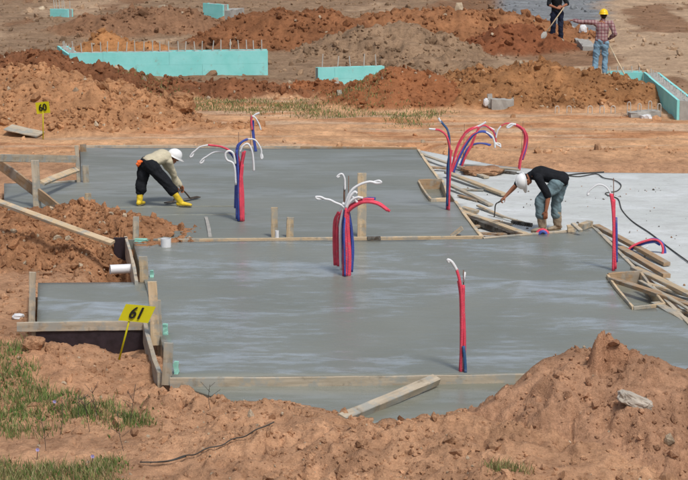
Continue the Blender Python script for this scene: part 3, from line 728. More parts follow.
# ------------------------------------------------------------------ conduit bundles
def bundle(base_px, label, parts, z=0.0, lean=0.0):
    """parts: (part name, colour, radius, [(px, py, depth offset)...]); first point at the foot"""
    b = G(*base_px, z); e = empty('pipe_bundle', b); tag(e, label, 'conduit pipes', 'bundles of conduit pipes')
    for (nm, colr, rad, pts) in parts:
        pp = [P(x, y, b.y + dd) for (x, y, dd) in pts]
        tube(nm, pp, rad * (.70 if colr != 'white' else .9), M[colr], e, 8, 7)
        if colr in ('red', 'blue') and len(pts) >= 4:      # conduits run in twos
            ox = random.choice((-1, 1)) * random.uniform(1.1, 1.9); n_ = len(pts)
            tw = [P(x + ox * (.6 + .4 * i / n_) + random.uniform(-.4, .4), y + (random.uniform(-1, 1) if i else 0), b.y + dd + .03) for i, (x, y, dd) in enumerate(pts[:random.choice((n_, n_, n_ - 1))])]
            tube(nm, tw, rad * .60, M[random.choice((colr, colr, 'blue' if colr == 'red' else 'red'))], e, 8, 7)
    return e
R_, B_, W_ = 'red', 'blue', 'white'
rc, bc, wc, st = 'red_conduit', 'blue_conduit', 'white_cable', 'steel_bar'
def hook(x, y, dx, dy, w=0.85, d=0.0):
    """a small loop at the end of a cable"""
    return [(x, y, d), (x + dx * .5 - dy * w * .12, y + dy * .5 + dx * w * .12, d), (x + dx, y + dy, d), (x + dx * .75 + dy * w * .2, y + dy * .75 - dx * w * .2, d), (x + dx * .2, y + dy * .2, d + .02)]
bundle((240, 221), 'bundle of red and blue pipes with drooping white cables on the far slab', [
  (rc, R_, .030, [(243, 222, 0), (242, 195, 0), (241, 170, 0), (243, 152, 0)]),
  (rc, R_, .030, [(241, 221, -.05), (240, 190, -.05), (241.5, 165, -.05), (245, 151, -.05)]),
  (rc, R_, .028, [(239.5, 220, .06), (240.5, 185, .06), (239, 160, .05), (236, 154, .02)]),
  (bc, B_, .028, [(237, 219, 0), (237.5, 190, 0), (237, 160, 0), (238, 148, 0), (242, 142, 0), (248, 139, 0)]),
  (bc, B_, .026, [(239, 221, -.04), (238.5, 190, -.04), (238, 165, -.04), (236.5, 150, -.04)]),
  (bc, B_, .026, [(235, 208, .3), (235.5, 190, .25), (236, 165, .1), (232, 155, .05), (229, 152, 0)]),
  (rc, R_, .024, [(237, 162, .05), (233, 153, .05), (222, 147, .05), (208, 145, .05)]),
  (wc, W_, .016, [(208, 145, .05), (200, 147, .05)] + hook(195, 151, -5, 6, d=.05)),
  (wc, W_, .016, [(233, 156, .1), (226, 152.5, .1), (215, 152, .1)] + hook(206, 157, -6, 6, d=.1)),
  (wc, W_, .022, [(236, 185, -.02), (234, 165, -.02), (227, 160, -.02), (225.5, 154, -.02), (229, 151, -.02), (233.5, 154, -.02), (235.5, 164, -.02)]),
  (wc, W_, .016, [(248, 139, 0), (255, 140, 0), (260, 147, 0)] + hook(261.5, 152, 0, 7)),
  (wc, W_, .020, [(240, 152, -.02), (243, 146, -.02), (248, 144, -.02), (252, 151, -.02), (253.5, 162, -.02), (254, 171, -.02)]),
  (st, 'steel', .008, [(238.5, 205, .05), (238.6, 132, .05)]),
])
bundle((255, 151.5), 'single red and blue pipe pair behind the far slab with a white cable end', [
  (bc, B_, .028, [(255.5, 152, 0), (253.5, 140, 0), (252, 128, 0), (252, 120, 0)]),
  (rc, R_, .030, [(252.3, 130, -.02), (251.3, 122, -.02), (252, 115.5, -.02)]),
  (wc, W_, .018, [(252, 116, -.03), (255.5, 118, -.03), (259, 124, -.03), (261, 130, -.03)]),
  (wc, W_, .022, [(252.5, 117, -.02), (255.5, 114.5, -.02), (259.5, 113, -.02)]),
  (st, 'steel', .007, [(250.5, 150, .03), (250.3, 113, .03)]),
])
bundle((345, 276), 'central bundle of red, white and blue pipes on the large wet slab', [
  (rc, R_, .030, [(343.5, 277.5, 0), (344, 250, 0), (346, 225, 0), (345.5, 208, 0)]),
  (rc, R_, .030, [(348.5, 277, -.03), (349, 255, -.03), (347.5, 230, -.03), (346.5, 210, -.03)]),
  (rc, R_, .026, [(346, 276, -.06), (346.5, 250, -.06), (345, 225, -.06), (346, 208, -.06)]),
  (rc, R_, .028, [(336, 265, .45), (334.8, 245, .35), (335.5, 222, .2), (340, 212, .05)]),
  (wc, W_, .030, [(339.5, 266, .42), (339.5, 245, .35), (338, 225, .2), (341, 210, .05), (344, 203, 0)]),
  (wc, W_, .022, [(341.5, 262, .4), (342, 240, .3), (341, 222, .2), (343.5, 208, .05)]),
  (bc, B_, .028, [(342.5, 264, .1), (343, 240, .1), (343.5, 222, .05), (345, 210, 0)]),
  (bc, B_, .026, [(349, 262, .1), (350.5, 240, .1), (349.5, 222, .05), (347, 210, 0)]),
  (wc, W_, .026, [(341, 270, .1), (340.5, 248, .1), (340.5, 226, .08), (343.5, 208, .02)]),
  (rc, R_, .026, [(338, 266, .3), (336.8, 245, .25), (337.5, 224, .15), (342, 210, .03)]),
  (bc, B_, .026, [(351, 272, .05), (352, 250, .05), (351, 228, .03), (348, 212, .01)]),
  (bc, B_, .022, [(345, 276, -.09), (344.6, 255, -.09), (344, 232, -.09), (345.5, 212, -.05)]),
  (wc, W_, .024, [(346, 208, -.05), (350, 197, -.05), (354.5, 192, -.05), (357, 193.5, -.05)]),
  (wc, W_, .022, [(346, 206, -.03), (348.5, 199, -.03), (352, 196.5, -.03), (356, 201, -.03), (358, 204, -.03)]),
  (rc, R_, .036, [(347, 212, -.03), (353, 206.5, -.05), (364, 202, -.08), (377, 203.5, -.1), (388, 210.5, -.12)]),
  (rc, R_, .034, [(347, 208, .03), (355, 203, .05), (365, 199.5, .06), (374, 199.5, .07)]),
  (rc, 'steel', .020, [(344.5, 212, .05), (344.2, 195, .05), (344.8, 184, .05)]),
  (wc, W_, .020, [(345.5, 209, 0), (341, 205, 0), (335, 202.5, 0), (330, 200)+(0,)] + hook(325, 199, -9, -2)),
  (wc, W_, .022, [(345, 210, -.02), (347, 199, -.02), (352, 190, -.02), (360, 184.5, -.02), (368, 182, -.02)] + hook(372, 182, 9, .5, d=-.02)),
  (wc, W_, .022, [(346, 209, -.04), (349, 203, -.04), (354, 198.5, -.04), (359, 197, -.04)]),
  (wc, W_, .022, [(346.5, 206, .02), (350, 201, .02), (357, 197.5, .02), (363, 198, .02)]),
  (wc, W_, .018, [(345, 190, .04), (344.8, 180, .04), (343, 175, .04)] + hook(341, 174, -4, 3, d=.04)),
  (st, 'steel', .009, [(348, 262, .05), (348.6, 176, .05)]),
])
bundle((448, 210), 'tall red and blue pipe pair at the right edge of the far slab', [
  (rc, R_, .026, [(449, 210.5, -.02), (449.5, 190, -.02), (450.5, 165, -.02), (450, 148, -.02), (446.5, 136, -.02), (440, 130.5, -.02), (435, 129.5, -.02)]),
  (rc, R_, .024, [(447.5, 210, .02), (448, 185, .02), (449, 165, .02), (452, 150, .02)]),
  (bc, 'steel_blue', .028, [(447.5, 206, 0), (448.5, 180, 0), (449, 155, 0), (449.5, 140, 0), (447.5, 130, 0), (443, 124, 0), (440.5, 121, 0)]),
  (wc, W_, .020, [(435.5, 129.5, -.02), (432, 129.2, -.02), (429, 129, -.02)]),
  (wc, W_, .022, [(441.5, 122.5, 0), (439.5, 120, 0), (438.5, 118, 0)]),
])
bundle((454, 173), 'red and blue pipes arching right behind the tall pair, near the loose lumber', [
  (rc, R_, .026, [(451, 174, 0), (453, 165, 0), (457, 150, 0), (462, 139, 0), (469, 131, 0), (478, 127, 0)]),
  (wc, W_, .022, [(466, 134, .03), (473, 128.5, .03), (481, 125, .03), (486, 122, .03)]),
  (bc, B_, .028, [(453, 173, .05), (458, 160, .05), (464, 147, .05), (472, 136, .05), (480, 132, .05), (487, 133, .05), (492, 138, .05)]),
  (rc, R_, .024, [(452, 173.5, .05), (456.5, 160, .05), (463, 147, .05), (471, 136, .05), (478, 131.5, .05)]),
  (wc, W_, .022, [(486, 132, .05), (492, 136, .05), (494.5, 142, .05), (495, 148, .05)]),
  (wc, W_, .016, [(494.5, 143, .05), (497.5, 145, .05), (501, 147, .05)]),
  (wc, W_, .016, [(495, 143, .06), (500, 144, .06), (500.5, 148, .06)]),
], -.1)
bundle((461, 168.5), 'red and blue pipes arching low beside the clay lump on the pale slab', [
  (rc, R_, .026, [(461, 169, 0), (466, 156, 0), (472, 145, 0), (476, 134, 0), (480, 127, 0), (485, 125.5, 0), (490, 128.5, 0), (493, 131, 0)]),
  (bc, B_, .026, [(459, 168.5, .05), (463, 158, .05), (468, 148, .05), (475, 144, .05), (483, 143.5, .05), (490, 145.5, .05)]),
  (wc, W_, .020, [(479, 128.5, .02), (483, 126.5, .02), (489, 127.5, .02), (494.5, 130, .02)]),
  (rc, R_, .022, [(487, 127, .03), (492, 130, .03), (495, 136, .03), (496, 142, .03)]),
  (st, 'steel', .007, [(463, 166, .04), (464.5, 124, .04)]),
], -.1)
bundle((520, 169), 'red pipe arching left above the back of the worker in black', [
  (rc, R_, .030, [(519.5, 170, 0), (521, 160, 0), (524.5, 148, 0), (526, 138, 0), (523.5, 130, 0), (518, 125.5, 0), (512, 124, 0)]),
  (bc, B_, .022, [(522, 160, .02), (526, 147, .02), (526, 136, .02), (522, 128, .02), (517, 125, .02)]),
  (rc, R_, .020, [(512, 123.5, 0), (506, 123.5, 0), (501, 126, 0)]),
  (wc, W_, .018, [(501, 126, 0), (497.5, 131, 0), (496, 138, 0)]),
  (wc, W_, .022, [(516, 124.5, -.02), (511, 124, -.02), (507, 127, -.02), (509, 127.5, -.02), (514, 124, -.02)]),
  (st, 'steel', .007, [(520.5, 168, .04), (523, 121, .04)]),
], -.1)
bundle((613, 271), 'straight red and blue pipes with a bar at the right of the large wet slab', [
  (rc, R_, .028, [(613, 271, 0), (613.5, 245, 0), (613.5, 225, 0), (612.5, 207, 0), (610.5, 193.5, 0)]),
  (rc, R_, .024, [(615.5, 269, .02), (614.5, 240, .02), (614, 215, .02), (613.5, 200, .02)]),
  (bc, B_, .030, [(616.5, 262, .05), (616.5, 240, .05), (616, 217.5, .05)]),
  (wc, W_, .014, [(611, 194, 0), (606, 187, 0), (599, 184.5, 0), (593, 187.5, 0)] + hook(589, 191, -1.5, 4)),
  (st, 'steel', .010, [(614.5, 266, .04), (613.5, 178, .04)]),
])
bundle((628, 251), 'red and blue pipe looping over the loose planks at the right', [
  (rc, R_, .028, [(627, 250.5, 0), (633, 246, 0), (642, 242, 0), (653, 239.5, 0), (660, 242, 0), (663, 249, 0), (661, 258, 0), (655, 266, 0)]),
  (bc, B_, .028, [(628, 252, .04), (634, 248, .04), (643, 244, .04), (653, 242, .04), (661, 243, .04), (665, 250, .04), (664, 259, .04), (658, 267, .04)]),
  (bc, B_, .024, [(630, 250, .1), (640, 244.5, .1), (651, 241, .1), (660, 245, .1)]),
  (wc, W_, .014, [(636, 254, -.05), (642, 250, -.05), (648, 246, -.05)]),
], -.1)
bundle((462, 371.5), 'single red pipe with a white tip at the front edge of the large wet slab', [
  (rc, R_, .027, [(461, 372.5, 0), (461.5, 350, 0), (462, 320, 0), (461.5, 295, 0), (459.5, 280, 0), (456.5, 269, 0)]),
  (rc, R_, .022, [(464, 372, .02), (464.3, 340, .02), (463.5, 310, .02), (463, 285, .02)]),
  (bc, 'steel_blue', .030, [(465.5, 372.5, -.04), (464.8, 360, -.04), (463.5, 346, -.03)]),
  (wc, W_, .022, [(456.8, 270, 0), (453, 263.5, 0), (450, 260.5, 0), (447.8, 260, 0), (449, 262.5, 0)]),
  (wc, W_, .014, [(464, 282, .02), (465, 272, .02)]),
  (st, 'steel', .010, [(463.5, 300, .04), (463.5, 270, .04)]),
])
# pipe curl under the worker's foot
b = G(541, 234, -.02); e = empty('pipe_curl', b); tag(e, 'short red and blue pipe curl at the boot of the worker in black', 'conduit pipes')
tube(rc, [P(536.5, 234.5, b.y - .05), P(539, 231, b.y - .05), P(543, 230, b.y - .05), P(547, 232, b.y - .05), P(548, 235, b.y - .05)], .030, M['red'], e)
tube(bc, [P(538.5, 235, b.y - .1), P(541, 232.2, b.y - .1), P(544, 231.8, b.y - .1), P(546.5, 234.5, b.y - .1)], .028, M['blue'], e)
# cable over the pale slab, and a hose in the foreground
def ground_tube(name, pxs, rad, mat, label, cat, z):
    pts = [G(x, y, z + rad) for x, y in pxs]; o = tube(name, pts, rad, mat, None, 8, 8, pts[0]); return tag(o, label, cat)
ground_tube('power_cable', [(560, 174.5), (578, 176.5), (596, 174), (604, 178), (614, 180), (621, 185), (617, 191), (606, 193), (608, 195.5), (618, 199), (622, 210), (632, 221), (650, 233), (668, 247), (690, 263), (720, 285)], .011, M['hose'], 'dark cable snaking across the pale slab to the right edge', 'cable', -.137)
ground_tube('power_cable', [(508, 172.6), (530, 174.6), (560, 175.6), (580, 173.6), (604, 172.0)], .014, M['hose'], 'dark hose along the far edge of the pale slab', 'hose', -.137)
pts = []
for (x, y) in [(150, 467), (170, 465), (185, 460), (195, 459), (207, 453), (222, 450), (232, 444), (245, 441), (256, 434), (265, 431), (274, 427.5)]:
    p = on_ground(x, y); pts.append(p + Vector((0, 0, .05)))
tag(tube('rubber_hose', pts, .007, M['hose'], None, 8, 8, pts[0]), 'thin dark hose lying on the foreground soil at the left', 'hose')
pts = [on_ground(x, y) + Vector((0, 0, .04)) for x, y in [(140, 466), (160, 467), (172, 464), (186, 460)]]
tag(tube('twig', pts, .008, M['hose'], None, 6, 6, pts[0]), 'dry dark twig on the soil at the bottom left', 'twig')

# ------------------------------------------------------------------ lot signs
def text_mesh(body, size, mat, parent, name):
    cu = bpy.data.curves.new(name, 'FONT'); cu.body = body; cu.size = size; cu.align_x = 'CENTER'; cu.align_y = 'CENTER'; cu.extrude = .002; cu.offset = size * .024
    cu.offset = 0.0
    o = bpy.data.objects.new(name, cu); C.objects.link(o); bpy.context.view_layer.update()
    src = bpy.data.meshes.new_from_object(o.evaluated_get(bpy.context.evaluated_depsgraph_get())); bpy.data.objects.remove(o)
    vs, fs = [], []      # struck bold: the figures laid over themselves with small shifts
    for kk, (dx, dy) in enumerate(((0, 0), (.03, 0), (-.03, 0), (0, .02), (0, -.02))):
        n0 = len(vs); vs += [(v.co.x + dx * size, v.co.y + dy * size, v.co.z + kk * .0006) for v in src.vertices]; fs += [tuple(q + n0 for q in p.vertices) for p in src.polygons]
    me = bpy.data.meshes.new(name); me.from_pydata(vs, [], fs); me.update(); me.materials.append(mat)
    q = bpy.data.objects.new(name, me); return link(q, parent)
def sign(body, foot, panel_c, wid, hgt, rot, shear, label, post_top, tsize):
    e = empty('lot_sign', foot); tag(e, label, 'sign')
    tube('post', [foot - Vector((0, 0, .1)), post_top], .013, M['yellow'], e, 6)
    n = 6; vs, fs = [], []
    for k, dy in ((0, -.004), (1, .004)):
        for i in range(n + 1):
            for j in (0, 1):
                u = (i / n - .5) * wid; v = (j - .5) * hgt
                vs.append((u + shear * v, dy + .012 * math.sin(i / n * 3.1), v))
    m = 2 * (n + 1)
    for i in range(n):
        a = i * 2; fs += [(a, a + 2, a + 3, a + 1), (m + a, m + a + 1, m + a + 3, m + a + 2), (a, m + a, m + a + 2, a + 2), (a + 1, a + 3, m + a + 3, m + a + 1)]
    fs += [(0, 1, m + 1, m), (2 * n, m + 2 * n, m + 2 * n + 1, 2 * n + 1)]
    p = mesh_obj('panel', vs, fs, M['yellow'], e); p.location = panel_c - foot; p.rotation_euler = rot
    t = text_mesh(body, tsize, M['ink'], p, 'number'); t.rotation_euler = (math.pi / 2, 0, 0); t.location = (0, -.012, 0)
    for v in t.data.vertices:   # lettering leans with the panel, condensed
        v.co.x = v.co.x * .86 + shear * v.co.y
    return e
f1 = on_ground(43, 139.5); d1 = f1.y
c1 = P(42.8, 107.8, d1 - .03)
sign('60', f1, c1, 14 * d1 / FPX, 11.5 * d1 / FPX, (0, math.radians(-7), math.radians(-8)), 0.0, 'small yellow sign with black number 60 on a thin post at the left', P(43, 106, d1 - .02), 9.8 * d1 / FPX)
f2 = on_ground(119, 356); d2 = min(f2.y, 28.2); f2 = P(119, 352, d2)
c2 = P(137, 313.5, d2 - .06)
sign('61', f2, c2, 31 * d2 / FPX, 17.5 * d2 / FPX, (math.radians(-8), math.radians(4), math.radians(-6)), .38, 'tilted yellow sign with black number 61 before the small porch slab', P(131, 314, d2 - .045), 17 * d2 / FPX)

# ------------------------------------------------------------------ cyan foam foundation walls
def foam_wall(label, a, b, z0, z1, n, pins=0, pin_h=.25, thick=.30, mats='foam', cap=True, rubble=False):
    """insulated foundation wall: outer and inner foam panels, concrete core, bars standing out of it. a->b is the seen face"""
    a = Vector((a[0], a[1], 0)); b = Vector((b[0], b[1], 0)); L = (b - a).length; x = (b - a).normalized(); ang = math.atan2(x.y, x.x)
    e = empty('foam_wall', (a.x, a.y, z0), (0, 0, ang)); tag(e, label, 'foam wall')
    H = z1 - z0; pl = L / n
    for side in (0, 1):
        for i in range(n):
            for row in (0, 1):
                y0 = 0 if side == 0 else thick - .065; w2 = L / n; sh = w2 * .5 * row
                x0 = max(0, i * w2 - sh); x1 = (i + 1) * w2 - sh if i < n - 1 else L
                box_mesh('foam_panel', x0 + .002, x1 - .002, y0 + random.uniform(0, .006), y0 + .065, H * .5 * row + (.002 if row else 0), H * .5 * (row + 1) + (random.uniform(-.015, .015) if row else 0), M['foam'], e)
    if cap:
        nseg = max(6, int(L / .15)); vs, fs = [], []
        for i in range(nseg + 1):
            for (yy, zz) in ((.068, 0), (thick - .068, 0), (thick - .068, H - .012 + random.uniform(-.02, .02)), (.068, H - .012 + random.uniform(-.02, .02))): vs.append((i * L / nseg, yy, zz))
        for i in range(nseg):
            for j in range(4): fs.append((i * 4 + j, i * 4 + (j + 1) % 4, i * 4 + 4 + (j + 1) % 4, i * 4 + 4 + j))
        fs += [(3, 2, 1, 0), tuple(range(nseg * 4, nseg * 4 + 4))]
        mesh_obj('concrete_core', vs, fs, M['core'], e)
    me = None
    for i in range(pins):
        t = (i + .5) / pins * L + random.uniform(-.04, .04); h = pin_h * random.uniform(.9, 1.25)
        vs, fs = tube_geo([Vector((0, 0, -.1)), Vector((0, 0, .5)), Vector((0, 0, 1))], .014, 6)
        if me is None: o = mesh_obj('bar', vs, fs, M['pin'], e); me = o.data
        else: o = link(bpy.data.objects.new('bar', me), e)
        o.location = (t, thick / 2 + random.uniform(-.03, .03), H); o.scale = (1, 1, h); o.rotation_euler = (random.uniform(-.08, .08), random.uniform(-.12, .12), 0)
    return e
pa = G(70, 76, 0); pb = G(268, 73.2, 0); zt = P(268, 50.5, pb.y).z
foam_wall('long cyan foam foundation wall with a row of thin bars on top', (pa.x, pa.y), (pb.x, pb.y), -.1, zt, 3, 23)
q = G(57, 46.5, zt - .05)
foam_wall('cyan foam return wall going back from the left end of the long wall', (q.x, q.y), (pa.x - .02, pa.y + .02), -.1, zt - .04, 2, 9, .15)
pa = P(318, 82, 58.2); pb = P(384.5, 81, 58.6)
foam_wall('short low cyan foam wall behind the smooth orange heap', (pa.x, pa.y), (pb.x, pb.y), -.15, P(384, 67, 58.5).z, 2, 5, .30)
ca = P(606, 80, 57.2); cb = P(643, 80, 57.2); zc = P(643, 72.5, 57.2).z; cc = G(677, 100.5, zc)
foam_wall('back leg of the cyan foam corner beside the worker in plaid', (ca.x, ca.y), (cb.x, cb.y), -.3, zc, 2, 5, .12)
foam_wall('right leg of the cyan foam corner with a rough concrete top', (cb.x, cb.y - .02), (cc.x, cc.y), -.3, zc, 3, 16, .10, thick=.42)
pa = G(203, 19, 0); pb = G(223, 20.5, 0)
foam_wall('far cyan foam wall at the top edge of the picture left of centre', (pa.x, pa.y), (pb.x, pb.y), -.2, .55, 2, 0)
pa = G(223.5, 20.5, 0); pb = G(238, 18, 0)
board('concrete_footing', Vector((pa.x, pa.y + .1, .10)), Vector((pb.x, pb.y, .10)), .5, .5, M['core'], 'grey concrete footing at the end of the far cyan foam wall', 'footing', rough=.03)
pa = G(50, 15, 0); pb = G(68, 16, 0)
foam_wall('far pale foundation wall at the top left edge of the picture', (pa.x, pa.y), (pb.x, pb.y), -.1, .22, 2, 6, .3)
# foam footing with white hoops and the hoops beside it
def hoop(name, loc, wd, ht, parent, label=None, group=None):
    pts = [Vector((-wd / 2, 0, -.12)), Vector((-wd / 2, 0, ht * .7)), Vector((-wd * .3, 0, ht)), Vector((wd * .3, 0, ht)), Vector((wd / 2, 0, ht * .7)), Vector((wd / 2, 0, -.12))]
    vs, fs = tube_geo(catmull(pts, 4), .011, 6); o = mesh_obj(name, vs, fs, M['pin'], parent, True); o.location = loc
    o.rotation_euler = (0, 0, random.uniform(-.5, .5))
    if label: tag(o, label, 'hoop', group)
    return o
fb = on_ground(645, 117); e = empty('footing_block', fb); tag(e, 'whitish foam footing with four bent hoops, half buried in the graded soil', 'footing')
o = board('foam_block', fb + Vector((-.38, 0, .03)), fb + Vector((.33, .15, .06)), 0.28, .16, M['core'], parent=e, rough=.03)
o = board('foam_block', fb + Vector((-.12, -.15, -.02)), fb + Vector((.12, -.1, .0)), .2, .14, M['white'], parent=e, rough=.04)
for (dx, h_) in ((-.38, .24), (-.13, .2), (.12, .26), (.34, .2)): hoop('bent_hoop', (dx, .04, .1), .075, h_, e)
for (x, lb) in ((557, 'bent bar hoop in the soil, leftmost of the row below the worker in plaid'), (569, 'bent bar hoop in the soil, second from the left in the row'), (590, 'bent bar hoop in the soil, third from the left in the row'), (602, 'bent bar hoop in the soil, fourth from the left in the row'), (613, 'bent bar hoop in the soil, last before the whitish footing')):
    p = on_ground(x, 113.5); hoop('bent_hoop', p, .10, .17, None, lb, 'row of bent bar hoops in the soil')
# concrete blocks lying by the brown heap
def chunk(name, loc, sx, sy, sz, mat, label, cat, seed, sub=3, am=.18, rot=(0, 0, 0)):
    bm = bmesh.new(); bmesh.ops.create_icosphere(bm, subdivisions=sub, radius=1); rr = random.Random(seed); off = Vector((rr.uniform(0, 50), rr.uniform(0, 50), 0))
    from mathutils import noise as mn
    for v in bm.verts:
        d = v.co.copy(); k = 1 + am * mn.noise(d * 1.3 + off) + am * .6 * mn.noise(d * 3.1 + off) + am * .35 * mn.noise(d * 7 + off)
        c = Vector([math.copysign(abs(q) ** .75, q) for q in d]) * k
        v.co = Vector((c.x * sx, c.y * sy, c.z * sz))
    me = bpy.data.meshes.new(name); bm.to_mesh(me); bm.free(); me.materials.append(mat)
    if mat is M['soil']:
        i_, j_ = lookup(loc[0], loc[1]); ca = me.color_attributes.new('Col', 'FLOAT_COLOR', 'POINT')
        for q_ in ca.data: q_.color = (*[float(v_) for v_ in cold[i_, j_] * .92], 1)
    o = link(bpy.data.objects.new(name, me)); o.location = loc; o.rotation_euler = rot; return tag(o, label, cat)
p = on_ground(502, 108.5)
board('concrete_block', p + Vector((-.27, 0, .10)), p + Vector((.27, .05, .10)), .3, .26, M['core'], 'grey concrete block lying at the foot of the wide brown heap', 'concrete block', rough=.02)
p = on_ground(490.5, 108.5)
board('concrete_block', p + Vector((0, 0, -.05)), p + Vector((-.03, .03, .28)), .11, .12, M['core'], 'narrow upright concrete piece beside the grey block', 'concrete block', rough=.02)
p = on_ground(486, 107); chunk('rubble_stone', p + Vector((0, 0, .08)), .07, .07, .10, M['white'], 'small white lump left of the upright concrete piece', 'stone', 5)
p = on_ground(335, 90)
board('pale_board', on_ground(340, 95) + Vector((0, 0, .02)), on_ground(335, 76) + Vector((0, 0, .1)), .12, .06, WG, 'pale board leaning in the gap between the two cyan foam walls', 'board')
# named lumps
p = on_ground(634, 405)
chunk('rubble_stone', p + Vector((0, -.02, .05)), .20, .10, .08, M['rock'], 'pale flat chunk of rubble on the slope of the right foreground heap', 'stone', 31, 4, .3, (0, .42, .1))
for (x, y, s_, lb) in ((52, 351, .08, 'round clod under the front board of the small porch slab, right of the other'), (34, 347, .11, 'larger round clod below the left end of the porch front board')):
    p = on_ground(x, y); chunk('clay_clod', p + Vector((0, 0, s_ * .4)), s_ * 1.2, s_, s_ * .85, M['soil'], lb, 'clod', int(x), 3, .25)
p = on_ground(181, 110); chunk('clay_clod', p + Vector((0, 0, .15)), .32, .3, .26, M['soil'], 'large clod at the end of the pale orange bank', 'clod', 44, 4, .3)
p = G(482, 173, -.12); chunk('clay_clod', p + Vector((0, 0, .03)), .40, .3, .10, M['soil'], 'flat lump of clay on the boards of the pale slab', 'clod', 45, 4, .35)
p = on_ground(18, 319); chunk('rubble_stone', p + Vector((0, 0, .03)), .09, .06, .04, M['white'], 'small white scrap on the soil left of the porch slab', 'scrap', 51, 2, .4)

pa = G(567, 27, .08); pb = G(589, 47, .08)
board('concrete_footing', pa - Vector((0, 0, .1)), pb - Vector((0, 0, .12)), .38, .3, M['core'], 'rough grey concrete footing running towards the worker in plaid', 'footing', rough=.06, seg=14)
p = on_ground(583, 33); chunk('paper_sack', p + Vector((0, 0, .12)), .12, .08, .15, M['white'], 'white sack on the ground behind the worker in plaid', 'sack', 61, 3, .3)

cs, cl, fs = [], [], []
_pal = np.array([[v.x, v.y] for v in PALE])
for k in range(420):
    x = random.uniform(2.2, 9.5); y = random.uniform(33, 42.6)
    if not inside(PALE, np.array([x]), np.array([y]))[0] or inside(NEAR, np.array([x]), np.array([y]))[0] or inside(FAR, np.array([x]), np.array([y]))[0]: continue
    if random.random() > .25 + max(0, float(perlin(np.array([x * .9]), np.array([y * .9]), 5)[0])) * 1.6: continue
    sz = random.choice((.01, .012, .015, .02, .03)); R3 = np.array(Euler(RNG.uniform(0, 6.28, 3)).to_matrix())
    fs.append(IF1 + len(cs) * len(IV1)); cs.append((IV1 * (1 + RNG.normal(scale=.2, size=(len(IV1), 1))) * np.array([1, .8, .45]) * sz) @ R3.T + np.array([x, y, -.135])); cl.append(np.repeat(np.array([srgb(*random.choice(((150, 146, 138), (120, 112, 100), (176, 134, 100), (90, 86, 80))))[:3]]), len(IV1), 0))
tag(big_mesh('concrete_crumbs', np.concatenate(cs), np.concatenate(fs), M['soil'], np.concatenate(cl), smooth=False), 'crumbs of dried concrete and soil on the pale slab', 'crumbs', kind='stuff')

# ------------------------------------------------------------------ people
from mathutils import noise as mnoise
def ring_chain(pts, flat=None):
    """pts: (Vector, a, b); returns closed geometry with rounded ends"""
    P_ = [Vector(p[0]) for p in pts]; A = [(p[1], p[2] if len(p) > 2 else p[1]) for p in pts]
    d0 = (P_[0] - P_[1]).normalized(); d1 = (P_[-1] - P_[-2]).normalized(); m0 = min(A[0]); m1 = min(A[-1])
    path = [P_[0] + d0 * m0 * .9, P_[0] + d0 * m0 * .6] + P_ + [P_[-1] + d1 * m1 * .6, P_[-1] + d1 * m1 * .9]
    rad = [(A[0][0] * .4, A[0][1] * .4), (A[0][0] * .78, A[0][1] * .78)] + A + [(A[-1][0] * .78, A[-1][1] * .78), (A[-1][0] * .4, A[-1][1] * .4)]
    # subdivide
    path2, rad2 = [], []
    for i in range(len(path) - 1):
        for k in range(3):
            t = k / 3; path2.append(path[i].lerp(path[i + 1], t)); rad2.append(tuple(rad[i][q] * (1 - t) + rad[i + 1][q] * t for q in (0, 1)))
    path2.append(path[-1]); rad2.append(rad[-1])
    return tube_geo(path2, rad2, 14, True, flat)
def soft(name, chains, voxel, mat, parent, fold=0.0, smooth=5, fscale=14):
    vs, fs = [], []
    for ch in chains:
        flat = None
        if isinstance(ch, tuple): ch, flat = ch
        v, f = ring_chain(ch, Vector(flat) if flat is not None else None); n = len(vs); vs += v; fs += [tuple(i + n for i in q) for q in f]
    o = mesh_obj(name, vs, fs, None)
    m = o.modifiers.new('r', 'REMESH'); m.mode = 'VOXEL'; m.voxel_size = voxel
    m = o.modifiers.new('s', 'SMOOTH'); m.factor = .5; m.iterations = smooth
    bpy.context.view_layer.update()
    me = bpy.data.meshes.new_from_object(o.evaluated_get(bpy.context.evaluated_depsgraph_get()))
    old = o.data; o.modifiers.clear(); o.data = me; bpy.data.meshes.remove(old); me.name = name
    if fold:
        n = len(me.vertices); cs = np.empty(n * 3, np.float32); me.vertices.foreach_get('co', cs); ns = np.empty(n * 3, np.float32); me.vertices.foreach_get('normal', ns)
        cs = cs.reshape(-1, 3); ns = ns.reshape(-1, 3)
        q = fbm(cs[:, 0] * .6 + cs[:, 1] * .8, cs[:, 2] * 1.0 + cs[:, 0] * .5, fscale, 3, 7) + .6 * fbm(cs[:, 0] + cs[:, 2], cs[:, 1] - .4 * cs[:, 2], fscale * .8, 2, 9)
        cs = cs + ns * (fold * np.clip(q, -1, 1))[:, None]; me.vertices.foreach_set('co', cs.astype(np.float32).ravel())
    me.materials.clear(); me.materials.append(mat); me.polygons.foreach_set('use_smooth', [True] * len(me.polygons)); me.update()
    o.parent = parent; return o
def grow(chains, d):
    out = []
    for ch in chains:
        flat = None
        if isinstance(ch, tuple): ch, flat = ch
        c2 = [(p[0], p[1] + d, (p[2] if len(p) > 2 else p[1]) + d) for p in ch]
        out.append((c2, flat) if flat is not None else c2)
    return out
V = Vector
